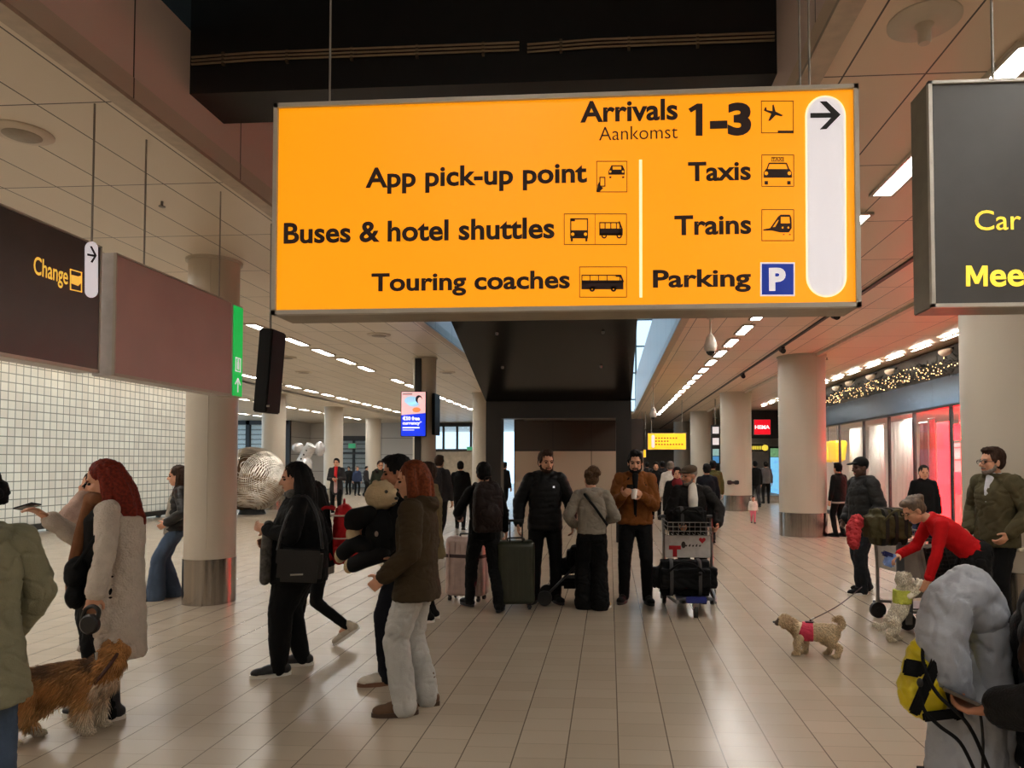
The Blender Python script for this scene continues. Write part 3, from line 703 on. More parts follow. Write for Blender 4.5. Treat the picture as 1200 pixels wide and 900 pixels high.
b = nb(); el(b, .145, .3, .05, .075, .006); obj('picture_face', b, mat('ad_skin', rgb(240, 205, 200), .4, emit=.8, vary=0), AD, False)
b = nb(); el(b, .07, .09, .09, .055, .005); obj('picture_fruit', b, mat('ad_orange', rgb(250, 140, 80), .4, emit=.8, vary=0), AD, False)
b = nb(); prism(b, [(-hw + .03, hh - .06), (-.03, hh - .06), (-.03, hh - .04), (-hw + .03, hh - .04)], FA, 0, .005); obj('picture_logo', b, MATS['ad_dark'], AD, False)
t = thing('monitor', 'thin black monitor seen edge-on on the far side of the slim column', 'monitor', W(508.5, 486, 16.3)); b = nb(); box(b, (.05, 0, 0), (.07, .5, .96), None, .01); obj('casing', b, MATS['black_plastic'], t, False)
b = nb(); tube(b, [(.03, 0, .1), (-.06, 0, .1)], .02); obj('wall_arm', b, BLK, t)
# --- far signs
def far_sign(u0, v0, u1, v1, y, lab, face, cat='sign', rods=True):
    p0, p1 = W(u0, v1, y), W(u1, v0, y); c = (p0 + p1) / 2
    t = thing('direction_sign', lab, cat, c)
    b = nb(); box(b, (0, .06, 0), (p1.x - p0.x, .14, p1.z - p0.z), None, .008); obj('housing', b, SILV, t, False)
    b = nb(); box(b, (0, -.012, 0), (p1.x - p0.x - .03, .01, p1.z - p0.z - .03)); obj('lit_face', b, face, t, False)
    if rods:
        for s in (-.4, .4): b = nb(); tube(b, [(s * (p1.x - p0.x), .06, (p1.z - p0.z) / 2), (s * (p1.x - p0.x), .06, CZ - c.z)], .012, 6); obj('hanger_rod', b, ROD, t)
    return t, p1.x - p0.x, p1.z - p0.z
FYL = mat('far_yellow', rgb(250, 200, 30), .4, emit=.75, vary=0, ecol=(1, .55, .02))
t, sw, sh = far_sign(759, 507.5, 804, 527, 28, 'small lit yellow hanging direction sign far down the aisle', FYL)
FF = (V((0, -.018, 0)), V((1, 0, 0)), V((0, 0, 1)), V((0, -1, 0)))
b = nb()
for i, (a, c) in enumerate(((-.3, .3), (-.3, .05), (-.3, .4))):
    z = .2 - .19 * i
    k = a
    while k < c: box(b, (k * sw + .03, -.02, z * sh), (.06, .004, .05)); k += .075
obj('lettering', b, mat('far_ink', rgb(120, 80, 10), .6, vary=0), t, False)
b = nb(); prism(b, [(-.36 * sw + .06 * cos(2 * pi * k / 20), (.3 if k < 10 else -.3) * sh + .06 * sin(2 * pi * k / 20)) for k in range(20)], FF, 0, .004); obj('arrow_panel', b, WHL, t, False)
far_sign(752, 527, 757, 536, 34, 'tiny orange lit sign beside the portal jamb far away', FYL)
t, sw, sh = far_sign(883.5, 491.5, 903, 509.5, 33.75, 'lit red shop sign with white letters above the far store entrance', mat('sign_red', rgb(225, 10, 30), .4, emit=.9, vary=0, ecol=(.85, .006, .02)), rods=False)
lettering('lettering', 'HEMA', FF, -.44 * sw, .44 * sw, -.12 * sh, .12 * sh, WH2, t, .03, .002)
t, sw, sh = far_sign(874, 519.5, 899, 530, 33.7, 'dark store sign with yellow letters under the red shop sign', mat('sign_olive', rgb(60, 56, 40), .5), rods=False)
b = nb(); k = -.4
while k < .3: box(b, (k * sw, -.02, 0), (.05, .004, .16)); k += .085
cyl(b, (.4 * sw, -.018, 0), (.4 * sw, -.024, 0), .14); obj('lettering', b, YEL, t, False)
t, sw, sh = far_sign(408, 519.5, 417, 525.5, 42.75, 'small green lit exit sign above the far door', mat('exit_pale', rgb(60, 170, 120), .4, emit=.35, vary=0), rods=False)
t, sw, sh = far_sign(547, 523.5, 555, 528, 42.86, 'small green lit exit sign under the bright window band', MATS['exit_pale'], rods=False)
t = thing('notice_board', 'tall black board with stacked white pictogram squares behind the aisle column', 'sign', W(838.5, 521, 27.6))
b = nb(); box(b, (0, 0, 0), (.34, .12, 1.5), None, .01); obj('board', b, BLK, t, False)
for z, c in ((.55, WHL), (.12, WHL), (-.3, mat('pic_teal', rgb(150, 190, 190), .4, emit=.4)), (-.58, mat('pic_blue', rgb(70, 140, 200), .4, emit=.4))):
    b = nb(); box(b, (0, -.062, z), (.24, .006, .26)); obj('pictogram', b, c, t, False)
b = nb(); tube(b, [(0, 0, .75), (0, 0, CZ - t.location.z)], .02); obj('hanger_rod', b, ROD, t)
t = thing('power_socket', 'pair of small black sockets on the second aisle column', 'socket', (4.22, 24.63, .98))
b = nb(); box(b, (-.12, 0, 0), (.16, .08, .14), None, .02); box(b, (.12, 0, 0), (.16, .08, .14), None, .02); box(b, (0, .01, 0), (.1, .05, .08)); obj('casing', b, BLK, t)
# ================================================================ SHOP CONTENTS
RED = mat('shop_red', rgb(205, 14, 24), .7, vary=.1)
REDL = mat('red_lightbox', rgb(230, 20, 34), .4, emit=36., vary=0, ecol=(1, .002, .003))
def sy(u, x): return x * 832 / (u - 714)
def curtain(name, lab, x, y0, y1, z0, z1, m, cat, amp=.05, n=7, grp=None):
    t = thing(name, lab, cat, (x, (y0 + y1) / 2, 0), 0, grp); b = nb(); N = 60; L = []
    for side in (0, 1):
        rr = []
        for k in range(N + 1):
            u = k / N; dx = amp * sin(2 * pi * n * u) + amp * .4 * sin(2 * pi * n * 2.3 * u + 1)
            rr.append([b.verts.new((dx * (1 - .35 * i) + side * .012, y0 + (y1 - y0) * (u if i == 0 else .5 + (u - .5) * (.94 if i == 1 else .88)) - (y0 + y1) / 2, (z0, (z0 + z1) / 2, z1)[i])) for i in range(3)])
        L.append(rr)
    for s in (0, 1):
        for k in range(N):
            for i in range(2): b.faces.new((L[s][k][i], L[s][k + 1][i], L[s][k + 1][i + 1], L[s][k][i + 1]))
    for i in (0, 2):
        for k in range(N): b.faces.new((L[0][k][i], L[0][k + 1][i], L[1][k + 1][i], L[1][k][i]))
    for k in (0, N):
        for i in range(2): b.faces.new((L[0][k][i], L[1][k][i], L[1][k][i + 1], L[0][k][i + 1]))
    obj('cloth', b, m, t, True, 0)
    b = nb(); tube(b, [(.0, y0 - (y0 + y1) / 2 - .05, z1 + .02), (.0, y1 - (y0 + y1) / 2 + .05, z1 + .02)], .015); obj('rail', b, ALU, t); return t
WC = mat('curtain_white', rgb(228, 222, 212), .8, vary=.04)
curtain('curtain', 'wide white curtain in the shop window behind the camouflage jacket man', 7.65, sy(1059, 7.65), sy(1033, 7.65), .3, 2.75, WC, 'curtain', .03, 5)
curtain('curtain', 'first narrow white curtain past the wide one in the shop window', 7.9, sy(1027, 7.9), sy(1010, 7.9), .3, 2.75, WC, 'curtain', .05, 7)
curtain('curtain', 'second narrow white curtain past the wide one in the shop window', 7.9, sy(1006, 7.9), sy(988, 7.9), .3, 2.75, WC, 'curtain', .05, 8)
curtain('drape', 'tall red drape nearest the big pillar in the shop window', 7.8, sy(1137, 7.8), sy(1121, 7.8), .3, 2.62, RED, 'drape', .06, 4)
curtain('drape', 'tall red drape in the middle of the shop window', 7.75, sy(1083, 7.75), sy(1077, 7.75), .5, 2.7, RED, 'drape', .04, 2)
curtain('drape', 'dark narrow red drape beside the wide white curtain', 7.7, sy(1075, 7.7), sy(1067, 7.7), 1.2, 2.62, mat('dark_red', rgb(120, 24, 28), .7), 'drape', .04, 3)
def block(name, lab, u0, u1, v0, v1, x, m, cat, dx=.25):
    y1, y0 = sy(u0, x), sy(u1, x); ym = (y0 + y1) / 2; za, zb = 1.66 + (542 - v1) * ym / 832, 1.66 + (542 - v0) * ym / 832
    t = thing(name, lab, cat, (x + dx / 2, ym, za)); b = nb(); box(b, (0, 0, (zb - za) / 2), (dx, y1 - y0, zb - za), None, .015); obj('body', b, m, t, False); return t, y1 - y0, zb - za
t, a_, c_ = block('lit_display_panel', 'red glowing display box at the top of the shop window', 1103, 1121, 498, 516, 8.2, REDL, 'display'); 
for s in (-.4, .4): b = nb(); tube(b, [(0, s * a_, c_), (0, s * a_, 2.95 - t.location.z)], .012); obj('hanger_rod', b, ALU, t)
t, a_, c_ = block('lit_display_panel', 'tall red glowing panel added for its light in the middle of the shop window', 1085, 1099, 496, 606, 8.0, mat('red_fill_glow', rgb(230, 20, 34), .4, emit=11., vary=0, ecol=(1, .008, .012)), 'display', .1)  # glowing panel added to throw red light onto the column
t, a_, c_ = block('lit_display_panel', 'red glowing display box low in the shop window on a white stand', 1102, 1120, 553, 578, 8.2, REDL, 'display')
t, a_, c_ = block('display_stand', 'white lit display shelf between the red drapes', 1102, 1120, 520, 553, 8.5, mat('stand_white', rgb(240, 236, 230), .5, emit=.35, vary=.02), 'shelf', .4)
b = nb(); box(b, (-.22, 0, .3), (.06, a_, .03)); box(b, (-.22, 0, .6), (.06, a_, .03)); obj('shelf_board', b, ALU, t, False)
t, a_, c_ = block('display_plinth', 'white plinth under the red display box in the shop window', 1102, 1121, 578, 612, 8.2, MATS['shop_white'], 'plinth', .5)
for i, (u, lab) in enumerate(((968.5, 'yellow square lantern nearest the pink-lit column in the shop window'), (979, 'second yellow square lantern, over the dark jacket man'))):
    y = sy(u, 7.6); t = thing('lantern', lab, 'lantern', (7.48, y, 2.05), .4 * i, 'yellow lanterns in the shop window')
    b = nb(); loft(b, [(V((0, 0, z)), r, r, V((1, 0, 0)), V((0, 1, 0))) for z, r in ((-.38, .1), (-.3, .2), (.25, .26), (.32, .22))], 20, 4); obj('shade', b, mat('lantern_yellow', rgb(250, 200, 20), .5, emit=.55, vary=.05, ecol=(1, .6, .02)), t)
    b = nb(); tube(b, [(0, 0, .32), (0, 0, .92)], .012); obj('cord', b, BLK, t)
t = thing('shelf_rack', 'white shelf rack with small goods behind the person in the shop doorway', 'shelf', (9.6, 19.6, 0))
for z in (.5, .85, 1.2, 1.55, 1.9): b = nb(); box(b, (0, 0, z), (.4, 1.5, .03)); obj('shelf_board', b, MATS['stand_white'], t, False)
b = nb()
for s in (-.75, .75): box(b, (0, s, 1.1), (.4, .04, 2.1))
obj('side_panel', b, MATS['shop_white'], t, False)
for i in range(14):
    y = -.6 + .2 * (i % 7); z = .515 + .35 * (i // 7) + .35
    g = thing('goods_box', 'small boxed item on the white shelf rack in the shop', 'box', (9.6, 19.6 + y, z), 0, 'boxes on the shop shelf rack')
    b = nb(); box(b, (0, 0, .09), (.14, .13, .18), None, .006); obj('carton', b, mat('goods%d' % (i % 3), (rgb(200, 60, 60), rgb(220, 200, 170), rgb(170, 175, 185))[i % 3], .6), g, False)
# shop lamps
for i in range(9):
    y = 9 + 2.4 * i
    o = thing('shop_ceiling_lamp', '%s square lamp in the shop ceiling behind the glass' % ORD[i], 'ceiling light', (7.42, y, 2.93), 0, 'lamps in the shop ceiling')
    b = nb(); box(b, (0, 0, 0), (.4, .6, .03), None, .006); obj('housing', b, MATS['shop_white'], o, False)
    b = nb(); box(b, (0, 0, -.018), (.34, .52, .01)); obj('diffuser', b, mat('shop_lamp', (1, .94, .86), .5, emit=60, vary=0), o, False)
# fairy lights on the black band above the fascia
def fairy():
    b = nb()
    for i in range(620):
        y = random.uniform(9, 30); sph(b, (SX - .03 - random.random() * .12, y, 3.53 + random.random() * .3 + .03 * sin(y * 3)), (.008 + .006 * random.random()), u=5, v=4)
    o = obj('fairy_lights', b, mat('fairy', (1, .62, .28), .5, emit=4, vary=0), None)
    tag(o, 'dense warm fairy lights strung along the black band above the shop fascia', 'lights', kind='stuff')
    b = nb()
    for i in range(1500):
        y = random.uniform(8.5, 30); p = V((SX - .02 - random.random() * .12, y, 3.5 + random.random() * .36)); d = V((random.uniform(-1, 1), random.uniform(-1, 1), random.uniform(-.6, 1))).normalized() * .1
        cyl(b, p, p + d, .012, .002, 4, False)
    o = obj('garland', b, mat('garland_dark', rgb(26, 28, 20), .8), None); tag(o, 'dark evergreen garland holding the fairy lights above the shop', 'garland', kind='stuff')
fairy()
for i, (u, v) in enumerate(((1099, 415), (1037, 437), (1015, 443), (991, 450), (976, 456))):
    y = sy(u, SX - .1); z = 1.66 + (542 - v) * y / 832
    t = thing('half_round_lamp', '%s half-round white spot lamp above the shop garland, counted from the big pillar' % ORD[i], 'lamp', (SX - .15, y, z), 0, 'half-round lamps above the shop garland')
    b = nb(); sph(b, (0, 0, 0), (.1, .24, .1)); bmesh.ops.bisect_plane(b, geom=b.verts[:] + b.edges[:] + b.faces[:], plane_co=(0, 0, .02), plane_no=(0, 0, 1), clear_outer=True); bmesh.ops.contextual_create(b, geom=[e for e in b.edges if e.is_boundary]); obj('bowl', b, mat('washer_white', rgb(225, 215, 200), .5, emit=.0), t)
    b = nb(); tube(b, [(0, 0, 0), (.2, 0, .08)], .02); obj('arm', b, BLK, t)
# far store glow
t = thing('display_screen', 'bright blue lit display in the far store entrance', 'screen', (7.75, 33.6, 1.2)); b = nb(); box(b, (0, .05, .0), (.62, .1, 2.4), None, .01); obj('casing', b, BLK, t, False)
b = nb(); box(b, (0, -.006, -.2), (.54, .01, 1.8)); obj('display', b, mat('screen_blue', rgb(120, 190, 235), .3, emit=1.0, vary=.5, scale=3), t, False)
b = nb(); box(b, (0, -.006, .92), (.54, .01, .4)); obj('display', b, mat('screen_green', rgb(120, 170, 120), .3, emit=.6, vary=.5, scale=5), t, False)
t = thing('store_bench', 'low grey ledge at the far store entrance behind the pink-lit column', 'bench', (7.0, 31.9, 0)); b = nb(); box(b, (0, 0, .12), (.9, 3.2, .24), None, .02); obj('body', b, mat('ledge', rgb(150, 142, 132), .6), t, False); b = nb(); box(b, (0, 0, .255), (.96, 3.26, .03), None, .008); obj('top', b, mat('ledge_top', rgb(120, 112, 102), .5), t, False)
# ================================================================ PEOPLE: builder
X3, Y3, Z3 = V((1, 0, 0)), V((0, 1, 0)), V((0, 0, 1))
def ik(a, b, l1, l2, hint):
    a, b = V(a), V(b); d = b - a; L = d.length
    if L > l1 + l2 - .004: b = a + d * ((l1 + l2 - .004) / L); d = b - a; L = d.length
    x = (l1 * l1 - l2 * l2 + L * L) / (2 * L); h = sqrt(max(l1 * l1 - x * x, 0)); u = d / L
    n = V(hint) - u * u.dot(V(hint)); n.normalize(); return a + u * x + n * h, b
SKIN = mat('skin_fair', rgb(206, 152, 122), .5, vary=.06, scale=8)
SKIN2 = mat('skin_tan', rgb(178, 122, 92), .5, vary=.06, scale=8)
SKIN3 = mat('skin_dark', rgb(78, 52, 40), .5, vary=.06, scale=8)
def cloth(n, c, bump=.25, **k): return mat(n, c, k.pop('rough', .85), vary=k.pop('vary', .14), scale=k.pop('scale', 9), bump=bump, bscale=k.pop('bscale', 140), sheen=0., spec=.25, **k)
EYE = mat('eye_dark', rgb(30, 22, 18), .2, vary=0); LIP = mat('lip', rgb(160, 90, 78), .5, vary=0)
WSOLE = mat('sole_white', rgb(226, 222, 212), .6, vary=.04); BSOLE = mat('sole_black', rgb(20, 18, 18), .6)
class Person:
    def __init__(s, label, at, face, h=1.75, build=1., lean=0, side=0, hip=(0, 0, .93), twist=0, head=(0, 0, 0), la=None, ra=None, le=None, re=None,
                 lf=(.02, .1, 0, 8), rf=(-.02, -.1, 0, -8), lk=None, rk=None, d=.0075, group=None, curl=(30, 30), palm=(None, None), neckf=.02, shw=.16, hd=1.05):
        s.k = h / 1.75; s.B = build; s.d = d; s.far = d > .011
        s.root = thing('person', label, 'person', (at[0], at[1], 0), R(face), group)
        s.P = V(hip); a = R(lean); s.t = V((sin(a), sin(R(side)), cos(a))).normalized(); f0 = V((cos(a), 0, -sin(a)))
        s.l = V((-sin(R(twist)), cos(R(twist)), 0)); s.l = (s.l - s.t * s.l.dot(s.t)).normalized(); s.f = s.l.cross(s.t).normalized()
        sw = shw * (1 + .5 * (build - 1)); s.lean = lean
        s.N = s.P + s.t * .508 + s.f * neckf * .3
        s.SH = [s.P + s.t * .438 + s.l * sw, s.P + s.t * .438 - s.l * sw]
        hj = [s.P + Y3 * .088 - Z3 * .02, s.P - Y3 * .088 - Z3 * .02]
        s.feet = [lf, rf]; s.leg = []
        for i, ft in enumerate((lf, rf)):
            hint = (lk, rk)[i] or V((1, .12 * (1, -1)[i], 0)); an = V((ft[0], ft[1], .075 + ft[2]))
            kn, an2 = ik(hj[i], an, .425, .43, hint); s.leg.append((hj[i], kn, an2))
        s.arm = []
        for i, tg in enumerate((la, ra)):
            sg = (1, -1)[i]
            if tg is None: tg = s.SH[i] + V((.05, sg * .08 * build, -.53))
            hint = (le, re)[i] or (-s.f * .6 + s.l * sg * .6 - Z3 * .4)
            el, wr_ = ik(s.SH[i], V(tg), .285, .255, hint); s.arm.append((s.SH[i], el, wr_))
        yaw, pit, rol = [R(x) for x in head]
        s.Hm = (M.Rotation(R(twist) + yaw, 3, 'Z') @ M.Rotation(pit + a * .35, 3, 'Y') @ M.Rotation(rol, 3, 'X'))
        s.Hc = s.N + (s.t * .55 + Z3 * .45).normalized() * .125 + s.Hm @ V((neckf + .012, 0, 0)) + V((sin(a) * .04, 0, 0))
        s.hd = hd; s.curl = curl; s.palm = palm
    def W(s, p): return M.Translation(s.root.location) @ M.Rotation(s.root.rotation_euler.z, 4, 'Z') @ (V(p) * s.k)
    def h(s, p): return s.Hc + s.Hm @ (V(p) * s.hd)                     # head space -> person space
    def put(s, name, me, m, parent=None):
        me.transform(M.Scale(s.k, 4)); return put(name, me, m, parent or s.root)
    def v(s, name, b, m, size=None, it=3, disp=None, parent=None):
        return s.put(name, vox(b, size or max(s.d * 1.5, .011), it, .5, disp), m, parent)
    def raw(s, name, b, m, parent=None, ang=38):
        bmesh.ops.recalc_face_normals(b, faces=b.faces[:]); me = bpy.data.meshes.new(name); b.to_mesh(me); b.free(); finish(me, True, ang); return s.put(name, me, m, parent)
    # ---- body
    def hand(s, b, i):
        S, E, Wp = s.arm[i]; d = (Wp - E).normalized(); sg = (1, -1)[i]
        pn = s.palm[i]; pn = V(pn) if pn else (-s.l * sg + s.f * .2)
        pn = (pn - d * pn.dot(d)).normalized(); ac = d.cross(pn)
        if ac.dot(s.f) < 0 and s.palm[i] is None: ac = -ac
        c = R(s.curl[i])
        rot = M((d, ac, pn)).transposed()
        sph(b, Wp + d * .045, (.052, .04, .017), rot, 14, 8)
        chain(b, [E.lerp(Wp, .8), Wp, Wp + d * .03], [.026, .025, .024], 10)
        for j, o in enumerate((-.03, -.01, .011, .031)):
            ln = (.85, .98, 1., .86)[j] if ac.dot(s.f) < 0 else (.82, .98, 1., .9)[j]
            p = Wp + d * .085 + ac * o; pts = [Wp + d * .06 + ac * o * .9, p]; dd = d.copy(); a = c * .8
            for q_, L in enumerate((.04, .026, .02)):
                dd = (d * cos(a) + pn * sin(a)); p = p + dd * L * ln; pts.append(p); a += c
            chain(b, pts, [.0105, .0102, .0098, .009, .0078], 8)
        th = Wp + d * .025 + ac * .03; t1 = (ac * .75 + d * .65 + pn * .35).normalized(); t2 = (ac * .25 + d * .85 + pn * .45).normalized()
        chain(b, [Wp + d * .02 + ac * .015, th + t1 * .02, th + t1 * .045, th + t1 * .045 + t2 * .03], [.015, .0135, .011, .009], 8)
        s.handc = getattr(s, 'handc', {}); s.handc[i] = Wp + d * .085 + pn * .03
    def palmc(s, i):
        S, E, Wp = s.arm[i]; d = (Wp - E).normalized(); return Wp + d * .085
    def body(s, skin=None, ears=True, feet=False, nose=1.):
        skin = skin or SKIN; b = nb(); f = 1.
        chain(b, [s.P - s.t * .02, s.P + s.t * .2, s.P + s.t * .36], [.095, .09, .1])
        for S in s.SH: chain(b, [s.P + s.t * .38, S], [.07, .045])
        chain(b, [s.P + s.t * .42, s.N, s.h((-.012, 0, -.05))], [.06, .052, .05])
        for S, E, Wp in s.arm: chain(b, [S, E, Wp], [.043, .034, .025])
        for Hj, K, A in s.leg: chain(b, [Hj, K, A], [.07, .05, .038])
        for (Hj, K, A), ft in zip(s.leg, s.feet):
            d = V((cos(R(ft[3])), sin(R(ft[3])), 0)); chain(b, [A, A + d * .07 - Z3 * .035], [.036, .028])
        for i in (0, 1): s.hand(b, i)
        q = s.Hm; k = s.hd
        def e(c, r, rot=None): sph(b, s.h(c), tuple(x * k for x in r), (q @ rot) if rot else q, 20, 12)
        e((-.008, 0, .038), (.092, .073, .088)); e((.02, 0, -.03), (.07, .058, .088)); e((.045, 0, -.078), (.038, .034, .036)); e((.02, 0, -.05), (.055, .062, .05))
        e((.072, 0, .03), (.02, .045, .018))
        for sy_ in (-1, 1):
            e((.05, sy_ * .036, -.022), (.03, .02, .022))
            if ears: e((-.005, sy_ * .073, -.008), (.02, .01, .032))
        chain(b, [s.h((.083, 0, .015)), s.h((.098 + .006 * nose, 0, -.012)), s.h((.1 + .01 * nose, 0, -.026))], [.009, .011, .0125], 10)
        e((.09, 0, -.03), (.012, .018, .01)); e((.079, 0, -.056), (.012, .024, .008)); e((.077, 0, -.068), (.011, .02, .007))
        s.body_o = s.v('body', b, skin, s.d, 2)
        return s
    def face(s, eyes=True, brow=None, lips=True):
        for sy_ in (-1, 1):
            b = nb(); sph(b, s.h((.078, sy_ * .03, .004)), (.0115 * s.hd, .0135 * s.hd, .008 * s.hd), s.Hm, 10, 8); s.raw('eye', b, EYE)
            if brow:
                b = nb(); chain(b, [s.h((.087, sy_ * .014, .022)), s.h((.086, sy_ * .032, .027)), s.h((.074, sy_ * .05, .022))], [.0048, .005, .003], 8); s.raw('eyebrow', b, brow)
        if lips:
            b = nb(); chain(b, [s.h((.084, -.018, -.061)), s.h((.0905, 0, -.06)), s.h((.084, .018, -.061))], [.004, .0062, .004], 8); s.raw('lips', b, LIP)
        return s
    def beard(s, m, full=1.):
        b = nb(); q = s.Hm; k = s.hd
        sph(b, s.h((.036, 0, -.083)), tuple(x * k for x in (.053, .05, .042 * full)), q)
        for sy_ in (-1, 1): chain(b, [s.h((.005, sy_ * .062, -.02)), s.h((.02, sy_ * .058, -.06)), s.h((.05, sy_ * .04, -.08))], [.012, .018, .02])
        chain(b, [s.h((.078, -.028, -.052)), s.h((.094, 0, -.046)), s.h((.078, .028, -.052))], [.008, .0065, .008])
        s.v('beard', b, m, .008, 1, wr(.003, (90, 90, 90))); return s
    def glasses(s, m):
        b = nb()
        for sy_ in (-1, 1):
            c = s.h((.1, sy_ * .034, .003)); ring = [c + s.Hm @ V((0, .025 * cos(2 * pi * k / 16), .019 * sin(2 * pi * k / 16))) * s.hd for k in range(16)]
            tube(b, ring, .0028, 6, True); tube(b, [s.h((.098, sy_ * .058, .008)), s.h((-.005, sy_ * .078, .008))], .0025, 6)
        tube(b, [s.h((.102, -.01, .006)), s.h((.102, .01, .006))], .0025, 6); s.raw('glasses', b, m); return s
    def hair(s, m, style='short', amp=.008, vx=None, extra=()):
        b = nb(); q = s.Hm; k = s.hd
        def e(c, r): sph(b, s.h(c), tuple(x * k for x in r), q, 20, 12)
        def ch(pts, r): chain(b, [s.h(p) for p in pts], [x * k for x in r])
        if style == 'buzz': e((-.014, 0, .046), (.092, .077, .088))
        else:
            e((-.02, 0, .05), (.096, .083, .092)); e((-.035, 0, .0), (.075, .08, .07))
        if style in ('short', 'quiff'):
            e((.03, 0, .105), (.062, .062, .033 if style == 'short' else .042))
            for sy_ in (-1, 1): ch([(.02, sy_ * .07, .03), (.012, sy_ * .073, .0)], [.014, .01])
        if style == 'bob':
            for sy_ in (-1, 1): ch([(.0, sy_ * .065, .06), (-.0, sy_ * .085, -.01), (.0, sy_ * .088, -.08), (.01, sy_ * .08, -.125)], [.04, .036, .038, .026])
            ch([(-.06, 0, .05), (-.085, 0, -.02), (-.085, 0, -.09), (-.07, 0, -.135)], [.06, .055, .055, .035]); ch([(-.07, .045, 0), (-.07, .05, -.12)], [.05, .04]); ch([(-.07, -.045, 0), (-.07, -.05, -.12)], [.05, .04])
        if style in ('long', 'verylong'):
            L = -.30 if style == 'long' else -.45
            for sy_ in (-1, 1):
                ch([(-.005, sy_ * .06, .075), (-.022, sy_ * .082, .0), (-.02, sy_ * .092, -.1), (.02, sy_ * .1, -.2), (.03, sy_ * .095, L)], [.03, .034, .04, .04, .02])
                ch([(-.06, sy_ * .05, .04), (-.08, sy_ * .06, -.1), (-.08, sy_ * .07, L * .8), (-.07, sy_ * .06, L - .04)], [.05, .06, .058, .03])
            ch([(-.07, 0, .05), (-.1, 0, -.1), (-.1, 0, L), (-.09, 0, L - .06)], [.06, .065, .06, .03])
        if style == 'bun':
            e((-.075, 0, .07), (.055, .06, .055)); e((-.1, .02, .085), (.035, .04, .03)); e((-.09, -.025, .055), (.035, .035, .03))
        if style == 'curly':
            for k2 in range(46):
                a = random.uniform(0, 2 * pi); z = random.uniform(-.3, 1); r = sqrt(max(0, 1 - z * z)); p = V((-.03 + .1 * r * cos(a), .09 * r * sin(a), .04 + .1 * z))
                if p.x > .045 and p.z < .07: continue
                e(tuple(p), (.028, .028, .028))
        for c, r in extra: e(c, r)
        s.v('hair', b, m, vx or .0085, 2, (lambda p, n: amp * (noise.noise(V((p.x * 55, p.y * 55, p.z * 9))) + .6 * noise.noise(V((p.x * 120, p.y * 120, p.z * 14))))) if style != 'curly' else wr(.004, (60, 60, 60)))
        return s
    # ---- clothes
    def rings(s, b, prof, fit=1., shift=0.):
        L = []
        for dd, rx, ry in prof:
            c = s.P + s.t * dd if dd >= 0 else s.P + (s.t * .25 + Z3 * .75).normalized() * dd
            w = max(0, min(1, dd / .3)); ay = (Y3 * (1 - w) + s.l * w).normalized()
            ax = (s.f if dd >= 0 else (s.f * .3 + X3 * .7)).normalized()
            c = c + (s.f if dd >= 0 else X3) * shift * (1 if dd < .42 else .3)
            L.append((c, rx * fit * (1 + .9 * (s.B - 1)), ry * fit * s.B, ax, ay))
        loft(b, L); return b
    def top(s, name, m, hem=-.1, fit=1., slv=(.064, .054, .043), cuff=.0, flare=0., q=None, w_=.006, sleeves=(1, 1), neck=.075, belly=0., size=None, extra=None, collar=True, parent=None, shift=0.):
        b = nb(); pr_ = [(hem, .125 + flare + belly * .5, .172 + flare)]
        if hem < -.2: pr_.append((hem * .5, .125 + flare * .5 + belly * .7, .175 + flare * .5))
        pr_ += [(-.0, .12 + belly, .168), (.12, .116 + belly, .155), (.28, .122 + belly * .4, .168), (.38, .115, .166), (.44, .095, .125), (.475, .075, .088)]
        if collar: pr_.append((.535, neck, neck * 1.06))
        s.rings(b, pr_, fit, shift)
        for i in (0, 1):
            if sleeves[i]: chain(b, [s.N - s.t * .035, s.SH[i]], [.055 * fit, slv[0] * fit * .92])
            if sleeves[i] and s.far: s.sleeve(b, i, slv, fit, cuff, sleeves[i])
        if extra: extra(b)
        fn = q or wr(w_, (13, 13, 9), random.random() * 9)
        o = s.v(name, b, m, size, 4 if not s.far else 2, fn, parent)
        if not s.far:
            for i in (0, 1):
                if sleeves[i]: b = nb(); s.sleeve(b, i, slv, fit, cuff, sleeves[i]); s.v('sleeve', b, m, size, 3, fn, o)
        return o
    def sleeve(s, b, i, slv, fit, cuff, sv):
        S, E, Wp = s.arm[i]; e2 = E.lerp(Wp, .93 - cuff) if sv == 1 else E.lerp(Wp, sv)
        chain(b, [S, S.lerp(E, .5), E, e2], [slv[0] * fit, (slv[0] * .5 + slv[1] * .5) * fit, slv[1] * fit, slv[2] * fit])
    def pants(s, m, r=(.094, .068, .053), w_=.005, fit=1., waist=.08, hemz=.0, size=None, name='trousers'):
        b = nb(); s.rings(b, [(-.12, .112, .16), (-.04, .118, .168), (waist, .11, .155)], fit)
        for Hj, K, A in s.leg:
            e2 = A + (A - K).normalized() * (.02 - hemz)
            chain(b, [Hj - Z3 * .05, Hj.lerp(K, .5), K, K.lerp(A, .5), e2], [r[0] * fit * s.B, (r[0] * .5 + r[1] * .5) * fit * s.B, r[1] * fit * s.B ** .5, (r[1] + r[2]) / 2 * fit * s.B ** .5, r[2] * fit])
        s.v(name, b, m, size, 4, wr(w_, (14, 14, 10), random.random() * 9)); return s
